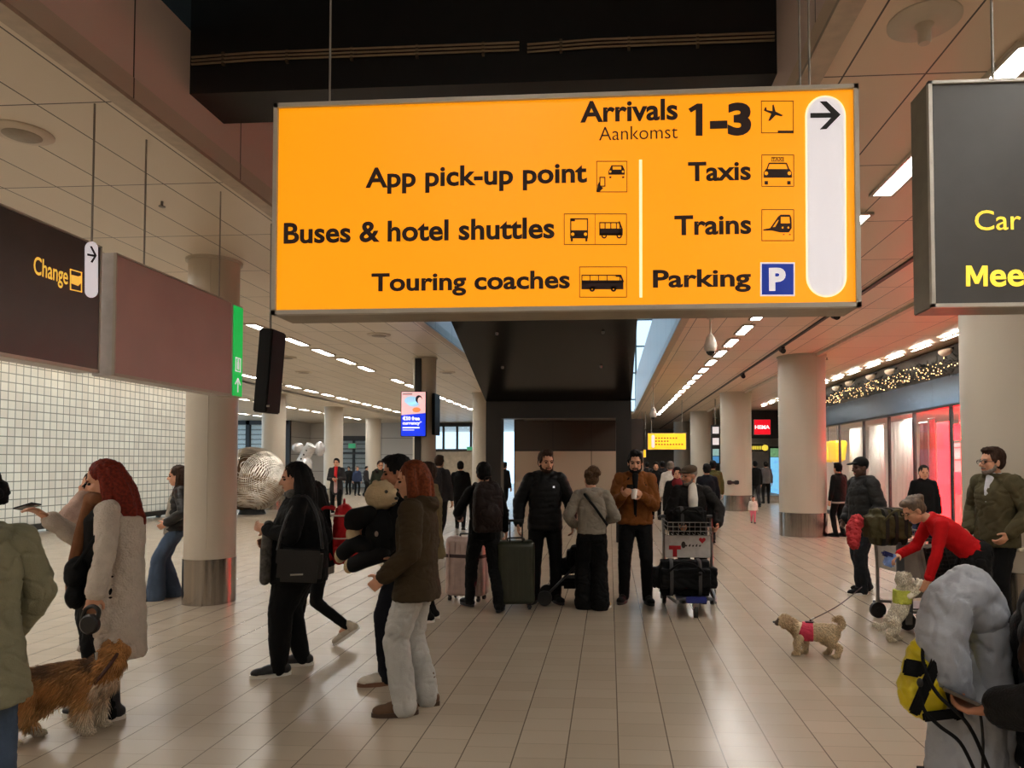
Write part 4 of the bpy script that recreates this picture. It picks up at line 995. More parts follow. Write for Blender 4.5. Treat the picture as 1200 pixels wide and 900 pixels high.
    def shoes(s, m, sole=None, l=1., boot=False):
        l = 1.1
        for (Hj, K, A), ft in zip(s.leg, s.feet):
            yaw = R(ft[3]); pit = R(ft[4]) if len(ft) > 4 else 0.
            Q = M.Translation(A + V((0, 0, -.075))) @ M.Rotation(yaw, 4, 'Z') @ M.Translation((0, 0, .075)) @ M.Rotation(pit, 4, 'Y') @ M.Translation((0, 0, -.075))
            b = nb(); sph(b, (.125, 0, .036), (.07, .043, .034)); sph(b, (.05, 0, .045), (.085, .037, .044)); sph(b, (-.035, 0, .045), (.05, .036, .044)); chain(b, [(-.012, 0, .06), (-.008, 0, .1 if not boot else .19)], [.046, .042])
            box(b, (.055, 0, .026), (.2, .07, .03), None, .012)
            me = vox(b, .0085, 3)
            for v in me.vertices: v.co.z = max(v.co.z, .014)
            me.transform(Q @ M.Diagonal((l, l, l, 1))); o = s.put('shoe', me, m)
            b = nb(); n = 26; pts = []
            for k in range(n):
                a = 2 * pi * k / n; cx = .06 + (.137 if cos(a) > 0 else .145) * cos(a); pts.append((cx, (.046 if cos(a) > -.3 else .04) * sin(a)))
            prism(b, pts, (V((0, 0, 0)), X3, Y3, Z3), .0, .026)
            bmesh.ops.recalc_face_normals(b, faces=b.faces[:]); me = bpy.data.meshes.new('sole'); b.to_mesh(me); b.free(); me.transform(Q @ M.Diagonal((l, l, l, 1))); finish(me, True, 40); s.put('sole', me, sole or BSOLE, o)
        return s
    def bits(s, name, m, fn, size=None, disp=None, it=2):
        b = nb(); fn(b); s.v(name, b, m, size or .009, it, disp); return s
    def hoodie_back(s, b, r=.055, drop=0.):
        N = s.N - s.t * .02; pts = [N + s.f * .06 + s.l * .09 - s.t * .03, N + s.l * .11 - s.f * .02, N - s.f * .09 + s.l * .06, N - s.f * .11 - s.t * drop, N - s.f * .09 - s.l * .06, N - s.l * .11 - s.f * .02, N + s.f * .06 - s.l * .09 - s.t * .03]
        chain(b, pts, [r * .6, r * .8, r, r * 1.1, r, r * .8, r * .6])
def phone(lab, p, rot=(0, 0, 0), m=None):
    t = thing('phone', lab, 'phone', p); t.rotation_euler = rot
    b = nb(); box(b, (0, 0, 0), (.075, .009, .152), None, .004); obj('case', b, m or mat('phone_black', rgb(16, 16, 18), .25), t)
    b = nb(); box(b, (0, -.0052, 0), (.068, .001, .142)); obj('display', b, mat('phone_screen', rgb(40, 44, 52), .1), t, False)
    return t
# ================================================================ PEOPLE
BLKC = cloth('cloth_black', rgb(8, 8, 9), .1); BLK2 = cloth('cloth_black_warm', rgb(13, 11, 10)); NAVY = cloth('cloth_navy', rgb(13, 15, 24))
LEATH = mat('leather_black', rgb(11, 10, 10), .42, bump=.2, bscale=60)
HB = mat('hair_black', rgb(10, 8, 8), .7, vary=.45, scale=60, spec=.22); HBR = mat('hair_brown', rgb(52, 34, 24), .7, vary=.45, scale=60, spec=.22); HRED = mat('hair_red', rgb(108, 34, 18), .7, vary=.45, scale=60, spec=.22)
HAUB = mat('hair_auburn', rgb(112, 54, 28), .7, vary=.45, scale=60, spec=.22); HGR = mat('hair_grey', rgb(120, 112, 104), .7, vary=.45, scale=60, spec=.22)
DENIM = cloth('denim_blue', rgb(70, 86, 108), vary=.22, scale=5); DENL = cloth('denim_pale', rgb(178, 178, 174), vary=.12, scale=5)
WCL = cloth('cloth_white', rgb(222, 214, 204)); GREYC = cloth('cloth_grey', rgb(150, 144, 134)); DGREY = cloth('cloth_dark_grey', rgb(46, 44, 46)); OLIV = cloth('cloth_olive', rgb(74, 68, 46))
def at(u, y): return ((u - 714) / 832 * y, y)
# 1 --- green parka at the left edge
p = Person('person in a sage green parka and jeans, back turned, beside the collie', at(-66, 3.02), 138, 1.66, 1.0, la=(.12, .3, .88), ra=(.17, -.17, .9), re=V((-.5, -1, -.1)), d=.007)
p.body(SKIN, nose=1); p.hair(HB, 'curly'); p.pants(DENIM, (.1, .08, .075)); p.shoes(mat('shoe_brown', rgb(58, 42, 32), .5))
GPK = cloth('parka_sage', rgb(128, 125, 101), vary=.12)
p.top('parka', GPK, -.32, 1.1, (0.081, 0.069, 0.052), flare=.035, w_=.011, neck=.085, size=.009, extra=lambda b: p.hoodie_back(b, .045))
def seam(b):
    for z in (.02, .14): pass
    for S in (p.SH[1],): chain(b, [S + p.t * .05 - p.f * .03, S + p.t * .055 + p.l * .1 - p.f * .05], [.012, .012])
p.bits('shoulder_tab', GPK, seam)
# 2 --- red haired woman in a long pale coat
p = RH = Person('red-haired person in a long oatmeal coat holding a dog lead', (-3.29, 4.5), 210, 1.73, 1.02, la=(.05, .29, .80), ra=(.36, -.12, 1.31), re=V((.1, -.3, -1)), head=(-6, 16, 0), lf=(-.03, .1, 0, 4), rf=(.05, -.1, 0, -4), d=.0068, palm=(V((.2, -1, 0)), V((0, .3, -1))), curl=(62, 25))
p.body(SKIN); p.face(brow=HRED); p.hair(HRED, 'long', .007); p.pants(BLKC, (.09, .065, .06)); p.shoes(mat('boot_dark', rgb(34, 32, 36), .5), WSOLE, 1, True)
p.top('sweater', BLK2, -.3, .86, sleeves=(0, 0), shift=.05, w_=.006)
OAT = cloth('coat_oatmeal', rgb(205, 192, 178), .6, vary=.07, scale=16, bscale=90)
p.top('coat', OAT, -.54, 1.0, (0.076, 0.065, 0.060), flare=.02, w_=.008, shift=-.085, size=.009, neck=.09, extra=lambda b: (chain(b, [p.P + V((.04, -.14, .1)), p.P + V((.09, -.15, -.25)), p.P + V((.16, -.14, -.5))], [.035, .04, .035]), chain(b, [p.P + V((.0, -.15, -.1)), p.P + V((.05, -.16, -.5))], [.04, .045]), chain(b, [p.P + V((.03, .15, .3)), p.P + V((.02, .16, 0)), p.P + V((.02, .15, -.52))], [.04, .045, .045])))
p.bits('scarf', cloth('scarf_rust', rgb(116, 74, 46)), lambda b: (chain(b, [p.N + p.f * .1, p.P + V((.15, .06, .3)), p.P + V((.2, .07, .02)), p.P + V((.2, .06, -.12))], [.045, .04, .035, .03]), chain(b, [p.N + p.f * .08 - p.l * .07, p.N + p.f * .1, p.N + p.f * .06 + p.l * .08], [.045, .05, .045])))
phone('black phone held flat by the red-haired person', p.W(p.palmc(1) + V((.05, .0, .03))), (R(75), R(12), R(80)))
t = thing('waist_bag', 'black belt bag worn over the front of the oatmeal coat', 'bag', p.W(p.P + V((.17, .06, .04))), R(210))
b = nb(); sph(b, (0, 0, 0), (.075, .13, .11)); sph(b, (.0, .02, -.15), (.06, .1, .09)); put('bag_body', vox(b, .01, 3, .5, wr(.01)), BLKC, t)
b = nb(); tube(b, smooth_path([(-.0, .12, .04), (-.1, .17, .2), (-.18, .17, .36)]), .014); obj('strap', b, BLKC, t)
LEASH = thing('dog_lead', 'black retractable dog lead in the hand of the oatmeal-coat person', 'dog lead', p.W(p.palmc(0) + V((0, .02, -.02))))
# 3 --- person on the phone behind her
p = Person('person in a pale pink fleece with black phone at the ear, behind the oatmeal coat', (-4.0, 5.35), 226, 1.64, 1., la=(.13, .12, 1.5), le=V((.9, .6, -.7)), head=(4, 6, 0), curl=(40, 30), palm=(V((-.3, -1, .2)), None), d=.008)
p.body(SKIN); p.face(brow=HBR); p.hair(HBR, 'bun'); p.pants(BLKC); p.shoes(BLKC, WSOLE)
p.top('fleece', cloth('fleece_pink', rgb(188, 160, 146), .5), -.12, 1.05, (0.069, 0.065, 0.056), w_=.01)
phone('black phone at the ear of the pink fleece person', p.W(p.h((.07, .1, -.02))), (R(-10), R(-25), R(110)))
# 4 --- woman leaning at the column
p = Person('person in black jacket and flared jeans leaning back on the near slim column', (-5.28, 8.48), 206, 1.7, .98, lean=-7, hip=(.05, 0, .905), la=(.14, .2, .96), ra=(.14, -.2, .96), lf=(.26, .1, 0, 8), rf=(.1, -.1, 0, -5), head=(0, 6, 0), neckf=.05, d=.009)
p.body(SKIN); p.face(brow=HB); p.hair(HBR, 'long'); p.pants(DENIM, (.095, .085, .115)); p.shoes(BLKC)
p.top('jacket', LEATH, -.06, 1.06, (.078, .066, .055), w_=.012, q=quilt(.008, .07)); p.top('shirt', GREYC, -.1, .95, sleeves=(0, 0), belly=.02, shift=.02)
# 5 --- large woman in black
p = Person('long-haired person all in black with plaid scarf and black handbag', (-2.5, 5.6), 201, 1.71, 1.42, la=(.24, .16, 1.17), ra=(.22, -.2, 1.05), head=(8, 4, 0), lf=(.13, .13, 0, 6), rf=(-.03, -.12, 0, -4), d=.0075, palm=(V((-.4, -1, 0)), None))
p.body(SKIN); p.face(brow=HB); p.hair(HB, 'verylong', .008); p.pants(BLKC, (.11, .085, .062)); p.shoes(mat('sneaker_black', rgb(24, 24, 26), .5), WSOLE)
p.top('coat', BLKC, -.2, 1.0, (0.076, 0.069, 0.053), belly=.05, flare=.02, w_=.009)
PLAID = cloth('plaid_grey', rgb(84, 82, 78), vary=.5, scale=30)
p.bits('scarf', PLAID, lambda b: (chain(b, [p.P + V((.22, .14, .27)), p.P + V((.235, .16, .08)), p.P + V((.24, .17, -.16))], [.04, .045, .042]), chain(b, [p.N + p.f * .05 - p.l * .07, p.N + p.f * .075, p.N + p.f * .04 + p.l * .08], [.045, .042, .045])))
t = thing('handbag', 'black leather shoulder bag hanging at the side of the all-black person', 'bag', p.W(p.P + V((-.03, .36, -.03))), R(201))
b = nb(); box(b, (0, 0, 0), (.32, .12, .25), M.Rotation(R(-5), 3, 'Y'), .03); obj('bag_body', b, LEATH, t)
b = nb(); box(b, (.01, .063, .07), (.31, .012, .11), M.Rotation(R(-5), 3, 'Y'), .005); obj('flap', b, LEATH, t); b = nb(); box(b, (.02, .064, -.06), (.09, .004, .012)); obj('clasp', b, ALU, t)
b = nb(); tube(b, smooth_path([(.16, 0, .12), (.1, -.06, .36), (-.02, -.14, .52), (-.12, -.06, .36), (-.16, 0, .12)]), .012); obj('strap', b, LEATH, t)
# 6 --- walker with the red backpack
p = Person('person in black striding with a red backpack, half hidden by the all-black person', (-2.63, 6.38), 200, 1.56, 1.0, lean=6, hip=(0, 0, .9), lf=(-.27, .09, .1, 4, 32), rf=(.25, -.1, 0, -4), la=(.1, .22, .95), d=.009)
p.body(SKIN); p.hair(HB, 'long'); p.pants(BLKC, (.088, .062, .045)); p.shoes(cloth('sneaker_sand', rgb(196, 184, 164)), WSOLE); p.top('jacket', BLKC, -.1, 1.05, w_=.008)
p.top('shirt', GREYC, -.18, .97, sleeves=(0, 0))
def backpack(lab, loc, rz, m, w_=.31, h=.5, d_=.18, trim=None, tilt=0):
    t = thing('backpack', lab, 'backpack', loc, rz)
    b = nb(); loft(b, [(V((0, 0, z * h)), d_ / 2 * r, w_ / 2 * r2, X3, Y3) for z, r, r2 in ((-.5, .75, .85), (-.46, .95, .97), (-.1, 1.05, 1.), (.3, .9, .95), (.44, .65, .75), (.5, .3, .45))], 28, 3.2)
    sph(b, (-d_ * .5, 0, -.16 * h), (d_ * .28, w_ * .38, h * .24)); put('bag_body', vox(b, .01, 3, .5, wr(.008)), m, t)
    for s in (-1, 1):
        b = nb(); tube(b, smooth_path([(d_ * .4, s * .08, h * .42), (d_ * .9, s * .1, h * .44), (d_ * 1.25, s * .11, .1), (d_ * .5, s * .12, -h * .42)]), .016); obj('shoulder_strap', b, m, t)
    b = nb(); tube(b, smooth_path([(.0, -.04, h * .48), (0, -.03, h * .57), (0, .03, h * .57), (0, .04, h * .48)]), .009); obj('grab_handle', b, m, t)
    if trim:
        for z in (.32, -.06):
            b = nb(); loft(b, [(V((0, 0, z * h + q_)), d_ / 2 * 1.1 + .012, w_ / 2 * 1.02 + .006, X3, Y3) for q_ in (-.006, .006)], 28, 3.2); obj('piping', b, trim, t)
    return t
backpack('red backpack with two pale piping lines on the striding person', p.W(p.P + V((-.215, 0, .23))), R(200), cloth('bag_red', rgb(172, 16, 24), rough=.6), .34, .54, .2, mat('piping_pale', rgb(220, 190, 180), .5))
# 7 --- man with the plush toy
p = PM = Person('dark-haired person in navy hugging a plush bear, beside the auburn-haired person', (-1.6, 5.4), 194, 1.77, .98, la=(.26, .06, 1.12), ra=(.28, -.1, 1.22), head=(6, 8, 0), lf=(.09, .1, 0, 6), rf=(-.08, -.1, 0, -6), d=.0078)
p.body(SKIN2); p.face(brow=HB); p.hair(HB, 'short'); p.pants(NAVY, (.094, .072, .066)); p.shoes(cloth('sneaker_cream', rgb(220, 212, 196)), mat('sole_gum', rgb(120, 82, 58), .6)); p.top('jacket', BLKC, -.1, 1.06)
# 8 --- auburn woman, pale jeans
p = Person('auburn-haired person in brown-green quilted jacket, pale wide jeans and brown boots', (-1.3, 4.76), 180, 1.72, 1.06, la=(.17, .22, .93), ra=(.18, -.18, .98), le=V((-1, .5, -.3)), head=(14, 6, 0), lf=(.05, .11, 0, 14), rf=(-.05, -.1, 0, -8), d=.0068, curl=(45, 40))
p.body(SKIN); p.face(brow=HAUB); p.hair(HAUB, 'bob', .006); p.pants(DENL, (.102, .086, .084), .009); p.shoes(mat('boot_suede', rgb(96, 70, 48), .8, bump=.2), mat('sole_brown', rgb(70, 50, 36), .6), 1, True)
BRG = cloth('jacket_brown_green', rgb(58, 47, 30), vary=.12)
p.top('jacket', BRG, -.17, 1.08, (0.079, 0.069, 0.055), flare=.02, q=quilt(.005, .11, .006), size=.009, neck=.085, extra=lambda b: p.hoodie_back(b, .045, .02))
# 9 --- sliver behind her
p = Person('person in tan parka mostly hidden behind the auburn-haired person', (-1.9, 7.42), 190, 1.71, 1.05, d=.009)
p.body(SKIN); p.hair(HBR, 'short'); p.pants(BLKC); p.shoes(BLKC, WSOLE); p.top('parka', cloth('parka_tan', rgb(110, 96, 66)), -.26, 1.1, (0.076, 0.069, 0.052), w_=.012, flare=.03)
# 10 --- man with the brown backpack
p = BP = Person('person in black with a dark brown backpack, walking away with two suitcases', (-1.42, 8.0), 118, 1.71, 1.0, lf=(.22, .1, 0, 12), rf=(-.2, -.12, .0, -30), ra=(.18, -.34, .86), la=(.3, .22, 1.05), head=(-14, 4, 0), d=.0085)
p.body(SKIN2); p.hair(HB, 'short'); p.pants(BLKC, (.1, .078, .06), .01); p.shoes(BLKC, BSOLE); p.top('jacket', BLKC, -.12, 1.06, w_=.009)
bp_ = p.W(p.P + V((-.2, .02, .27))); backpack('dark brown backpack on the person walking away with suitcases', bp_, R(118), cloth('bag_brown', rgb(34, 22, 20), rough=.6), .34, .56, .2)
# 11 --- man in black puffer
p = Person('bearded person in black hooded puffer jacket standing in front of the portal', (-.77, 8.5), -82, 1.86, 1.04, head=(18, 4, 0), la=(.06, .3, .88), ra=(.06, -.3, .88), lf=(.02, .12, 0, 18), rf=(0, -.12, 0, -18), d=.0075)
p.body(SKIN); p.face(brow=HBR); p.hair(HBR, 'quiff'); p.beard(HBR, .9); p.pants(BLKC, (.1, .075, .064)); p.shoes(BLKC, BSOLE)
p.top('puffer_jacket', cloth('puffer_black', rgb(9, 9, 10), rough=.55), -.13, 1.12, (0.079, 0.071, 0.053), q=quilt(.005, .062), extra=lambda b: p.hoodie_back(b, .06))
b = nb(); c = p.P + p.t * .36 + p.f * .155 + p.l * .09; box(b, c, (.006, .022, .022), None, .002); p.raw('chest_badge', b, WHL)
# 12 --- hoodie woman from behind
p = HW = Person('person seen from behind in grey hoodie, wide black trousers and hair in a bun', (-.2, 8.12), 96, 1.64, 1.0, la=(.16, .2, 1.0), ra=(.18, -.16, 1.05), lf=(.03, .1, 0, 20), rf=(-.04, -.1, 0, -40), head=(16, 6, 0), d=.008)
p.body(SKIN); p.hair(mat('hair_light_brown', rgb(84, 62, 44), .7, vary=.45, scale=60, spec=.22), 'bun', .009, extra=(((-.09, 0, .1), (.07, .07, .06)), ((-.1, .05, .06), (.05, .04, .04)), ((-.1, -.05, .07), (.05, .04, .04)))); p.pants(BLKC, (.1, .098, .112), .012); p.shoes(cloth('sneaker_tan', rgb(190, 160, 120)), WSOLE)
p.top('hoodie', cloth('hoodie_grey', rgb(142, 134, 122), .4), -.02, 1.08, (0.072, 0.067, 0.053), w_=.01, extra=lambda b: p.hoodie_back(b, .055, .04))
p.bits('crossbody_strap', BLKC, lambda b: chain(b, [p.P + p.t * .46 - p.f * .13 + p.l * .1, p.P + p.t * .3 - p.f * .155 - p.l * .03, p.P + p.t * .1 - p.f * .135 - p.l * .17], [.017, .017, .017]))
# 13 --- brown-orange jacket man
p = OM = Person('bearded person in rust brown jacket reading a phone and holding a white cup', (.31, 8.56), -92, 1.86, 1.06, la=(.25, .07, 1.2), ra=(.27, -.13, 1.2), le=V((-.5, .5, -.9)), re=V((-.5, -.5, -.9)), head=(0, 8, 0), lf=(.03, .13, 0, 14), rf=(.0, -.13, 0, -14), d=.0072, curl=(48, 45), palm=(V((0, -1, .2)), V((0, .7, .8))))
p.body(SKIN); p.face(brow=HB); p.hair(HB, 'quiff'); p.beard(HB); p.pants(BLKC, (.1, .074, .06)); p.shoes(BLKC, BSOLE)
RUST = cloth('jacket_rust', rgb(122, 72, 30), .4)
p.top('shirt', BLKC, -.04, 1.0, sleeves=(0, 0))
p.top('jacket', RUST, -.06, 1.08, (0.079, 0.072, 0.055), w_=.011, neck=.088)
p.bits('zip_placket', BLKC, lambda b: chain(b, [p.N + p.f * .085 - p.t * .02, p.P + p.t * .34 + p.f * .13, p.P + p.t * .06 + p.f * .133], [.038, .026, .017]))
ph_ = p.W(p.palmc(1) + V((.0, .035, .045))); phone('black phone in the hand of the rust jacket person', ph_, (R(-50), 0, R(180)))
t = thing('coffee_cup', 'white paper cup in the hand of the rust jacket person', 'cup', p.W(p.palmc(0) + V((.01, -.04, -.02))))
b = nb(); lathe(b, [(.028, -.05), (.038, .045), (.036, .045)], 24); obj('cup_body', b, mat('paper_white', rgb(232, 228, 222), .5), t); b = nb(); lathe(b, [(.04, .044), (.04, .052), (.034, .06), (.001, .06)], 24); obj('lid', b, WSOLE, t)
# 14 --- old man with trolley
p = OLD = Person('grey-bearded person in flat cap and dark jacket over white shirt pushing a luggage trolley', (.98, 8.68), -86, 1.68, 1.08, lean=5, la=(.3, .27, .98), ra=(.28, -.2, .98), le=V((-.3, 1, -.3)), head=(-62, 4, 0), d=.0076, curl=(60, 60))
p.body(SKIN2); p.face(brow=HGR); p.pants(BLKC, (.1, .075, .06)); p.shoes(BLKC, BSOLE); p.beard(HGR, .8); p.hair(HGR, 'buzz')
CAPM = cloth('cap_tweed', rgb(74, 60, 46))
p.bits('cap', CAPM, lambda b: (sph(b, p.h((-.005, 0, .075)), (.112, .095, .062), p.Hm @ M.Rotation(R(8), 3, 'Y')), sph(b, p.h((.095, 0, .06)), (.05, .065, .016), p.Hm)))
p.top('shirt', WCL, -.08, .96, sleeves=(0, 0)); p.bits('shirt_front', WCL, lambda b: chain(b, [p.N + p.f * .055, p.P + p.t * .36 + p.f * .11, p.P + p.t * .2 + p.f * .125, p.P + p.t * .04 + p.f * .125], [.055, .068, .058, .036])); p.top('jacket', cloth('jacket_charcoal', rgb(24, 21, 19)), -.14, 1.12, (0.077, 0.069, 0.057), w_=.009, extra=lambda b: [chain(b, [p.N + p.l * sg * .075 + p.f * .03, p.P + p.t * .34 + p.f * .11 + p.l * sg * .075, p.P + p.t * .08 + p.f * .125 + p.l * sg * .045], [.03, .026, .026]) for sg in (-1, 1)])
# 15 --- camouflage jacket man
p = Person('person in dark camouflage puffer jacket and peaked cap behind the backpack trolley', (3.25, 9.36), 196, 1.78, 1.12, la=(.08, .25, .88), ra=(.1, -.24, .9), head=(4, 3, 0), lf=(.12, .12, 0, 6), rf=(-.1, -.1, 0, -6), d=.0085)
p.body(SKIN3); p.face(); p.pants(cloth('denim_black', rgb(26, 28, 33)), (.105, .085, .075), .01); p.shoes(BLKC, WSOLE); p.hair(HB, 'buzz')
t_ = NT('cloth_camo', .7); n1 = t_.ma('GREATER_THAN', t_.noise(9.), .52); n2 = t_.ma('GREATER_THAN', t_.noise(14.), .56)
t_.base(t_.mix(n2, t_.mix(n1, rgb(4, 4, 4), rgb(9, 8, 8)), rgb(18, 17, 16)))
p.top('puffer_jacket', t_.m, -.16, 1.14, (0.081, 0.074, 0.057), q=quilt(.008, .11, .008), flare=.015, extra=lambda b: p.hoodie_back(b, .05))
p.bits('cap', BLKC, lambda b: (sph(b, p.h((-.012, 0, .06)), (.104, .09, .085), p.Hm), sph(b, p.h((.115, 0, .06)), (.07, .07, .012), p.Hm @ M.Rotation(R(10), 3, 'Y'))))
# 16 --- woman in red bending to the white dog
p = RW = Person('person in bright red sweater bending down to hold the white dog', (3.27, 6.78), 176, 1.66, 1.0, lean=50, hip=(-.06, 0, .88), la=(.42, .14, .56), ra=(.58, -.12, .83), le=V((.1, .6, -1)), re=V((.2, -.5, -1)), head=(6, 14, 0), lf=(.06, .12, 0, 8), rf=(-.14, -.1, 0, -8), neckf=.04, d=.0072, curl=(25, 35), palm=(V((0, -1, 0)), V((0, .2, -1))))
p.body(SKIN); p.face(brow=HBR); p.glasses(mat('wire_gold', rgb(150, 120, 80), .3, .8)); p.pants(BLKC, (.105, .08, .068), .008); p.shoes(BLKC, BSOLE)
p.hair(mat('hair_highlight', rgb(92, 74, 58), .5, vary=.55, scale=30), 'bun', .006, extra=(((.03, 0, .1), (.065, .06, .035)),))
p.top('sweater', cloth('knit_red', rgb(196, 14, 22), .35, bscale=220), -.02, 1.02, (.066, .054, .046), w_=.006, neck=.07)
p.bits('skirt_wrap', BLKC, lambda b: (sph(b, p.P + V((-.02, 0, -.02)), (.16, .19, .16)), chain(b, [p.P + V((0, .1, -.1)), p.P + V((.02, .12, -.4))], [.12, .13]), chain(b, [p.P + V((-.02, -.1, -.1)), p.P + V((-.04, -.12, -.4))], [.12, .13])), disp=wr(.012))
# 17 --- man in olive jacket at the pillar
p = Person('bearded person with glasses in olive field jacket by the big pillar', (3.78, 7.22), 204, 1.86, 1.06, la=(.1, .2, .93), le=V((-.9, 1, .0)), ra=(.1, -.22, .93), head=(-18, 0, 0), d=.0074)
p.body(SKIN); p.face(brow=HGR); p.hair(HBR, 'short'); p.beard(HGR, .8); p.glasses(mat('wire_dark', rgb(60, 56, 54), .3, .6)); p.pants(BLKC); p.shoes(BLKC, BSOLE)
p.top('shirt', cloth('shirt_pale', rgb(196, 198, 204)), -.05, .95, sleeves=(0, 0)); p.bits('shirt_front', MATS['shirt_pale'], lambda b: chain(b, [p.N + p.f * .05, p.P + p.t * .38 + p.f * .105, p.P + p.t * .26 + p.f * .12], [.045, .036, .02])); p.top('jacket', OLIV, -.14, 1.12, (0.081, 0.074, 0.057), w_=.01, neck=.09, extra=lambda b: p.hoodie_back(b, .045))
p.bits('belt', mat('belt_pale', rgb(210, 196, 170), .5), lambda b: chain(b, [p.P + V((-.02, .2, -.15)), p.P + V((-.14, .17, -.15)), p.P + V((-.2, .04, -.15))], [.02, .02, .02]))
# 18 --- figure at the right edge, holding a phone
p = RE_ = Person('dark-haired person in black jacket with fur-trimmed hood holding a lit phone at the right edge', (1.345, 2.17), 172, 1.62, 1.1, la=(.25, .1, 1.04), le=V((-.2, .9, -.4)), ra=(.2, -.25, .9), head=(0, 4, 0), neckf=-.05, lean=-3, d=.0066, curl=(34, 40), palm=(V((.1, -.2, 1)), None))
p.body(SKIN2); p.face(brow=HB); p.hair(HBR, 'verylong', .006); p.pants(BLKC); p.shoes(BLKC, BSOLE)
p.top('jacket', cloth('jacket_black_puff', rgb(10, 10, 11), rough=.5), -.12, 1.12, (0.079, 0.071, 0.057), q=quilt(.008, .08), extra=lambda b: p.hoodie_back(b, .05))
p.bits('fur_trim', mat('fur_pale', rgb(170, 146, 122), .9, vary=.3, scale=50), lambda b: p.hoodie_back(b, .05, -.05), .01, lambda q_, n: .02 * noise.noise(q_ * 60))
p.bits('hair_lock', HBR, lambda b: [chain(b, [p.N + p.f * .02 + p.l * (.05 + .03 * k), p.P + p.t * .4 + p.f * .13 + p.l * (.06 + .03 * k), p.P + p.t * .25 + p.f * .16 + p.l * (.05 + .035 * k), p.P + p.t * .14 + p.f * .15 + p.l * (.05 + .03 * k)], [.03, .032, .03, .012]) for k in range(3)], disp=lambda q_, n: .006 * noise.noise(V((q_.x * 60, q_.y * 60, q_.z * 9))))
ph_ = p.W(p.palmc(0) + V((.01, -.01, .03))); phone('phone with bright display in the hand at the right edge', ph_, (R(-70), R(10), R(70)), mat('phone_steel', rgb(120, 110, 100), .2, .6))
# ================================================================ ANIMALS
def fur(me, n, ln, flow, colf, seed=1, r0=.004, lift=.35, keep=None):
    """tapered locks grown from a skin mesh; returns a bmesh with a colour layer"""
    rnd = random.Random(seed); b = nb(); cl = b.loops.layers.float_color.new('fur')
    me.calc_loop_triangles(); tris = me.loop_triangles; ar = [t.area for t in tris]
    for t in rnd.choices(list(tris), ar, k=n):
        a, c, e = (me.vertices[i] for i in t.vertices); u, v = rnd.random(), rnd.random()
        if u + v > 1: u, v = 1 - u, 1 - v
        p = a.co + (c.co - a.co) * u + (e.co - a.co) * v; nn = (a.normal + c.normal + e.normal).normalized()
        if keep and not keep(p): continue
        L = ln(p) * rnd.uniform(.7, 1.25); f = flow(p, nn); f = (f - nn * f.dot(nn)); f = f.normalized() if f.length > 1e-4 else nn
        f = (f + V((rnd.uniform(-1, 1), rnd.uniform(-1, 1), rnd.uniform(-1, 1))) * .28).normalized()
        d1 = (nn * lift + f).normalized(); d2 = (f + nn * lift * .2 + V((0, 0, -.25))).normalized()
        s = d1.cross(nn); s = s.normalized() if s.length > 1e-3 else V((0, 1, 0)); w_ = s.cross(d1).normalized()
        m = p + d1 * L * .5; tip = m + d2 * L * .5; base = p - nn * .003
        ra = r0 * rnd.uniform(.8, 1.4)
        A = [b.verts.new(base + s * ra), b.verts.new(base + w_ * ra * .8), b.verts.new(base - s * ra)]; B = [b.verts.new(m + s * ra * .8), b.verts.new(m + w_ * ra * .6), b.verts.new(m - s * ra * .8)]; T = b.verts.new(tip)
        col = colf(p); k = rnd.uniform(.72, 1.22); col = (min(1, col[0] * k), min(1, col[1] * k), min(1, col[2] * k), 1)
        for i in range(3):
            j = (i + 1) % 3
            for fc in (b.faces.new((A[i], A[j], B[j], B[i])), b.faces.new((B[i], B[j], T))):
                for lp in fc.loops: lp[cl] = col
    return b
def paint(me, colf):
    at_ = me.color_attributes.new('fur', 'FLOAT_COLOR', 'POINT')
    for i, v in enumerate(me.vertices): at_.data[i].color = (*colf(v.co), 1)
FUR = mat('fur_coat', (1, 1, 1), .75, attr='fur')
NOSE = mat('dog_nose', rgb(14, 12, 12), .3, vary=0)
def mixc(a, b, t): t = max(0, min(1, t)); return tuple(x + (y - x) * t for x, y in zip(a, b))
def dog(lab, loc, rz, build, colf, n, ln, flow, eyes, nose, seed, vx=.008, lift=.35, keep=None, r0=.004, noser=.012):
    t = thing('dog', lab, 'dog', loc, rz); b = nb(); build(b); me = vox(b, vx, 3); paint(me, colf)
    o = put('body', me, FUR, t)
    fb = fur(me, n, ln, flow, colf, seed, r0, lift, keep); fm = bpy.data.meshes.new('fur'); fb.to_mesh(fm); fb.free(); finish(fm, True, 0); put('fur', fm, FUR, t)
    for e in eyes: b = nb(); sph(b, e, .008, None, 10, 8); obj('eye', b, EYE, t)
    if nose: b = nb(); sph(b, nose, (noser, noser * 1.1, noser * .8)); obj('nose', b, NOSE, t)
    return t
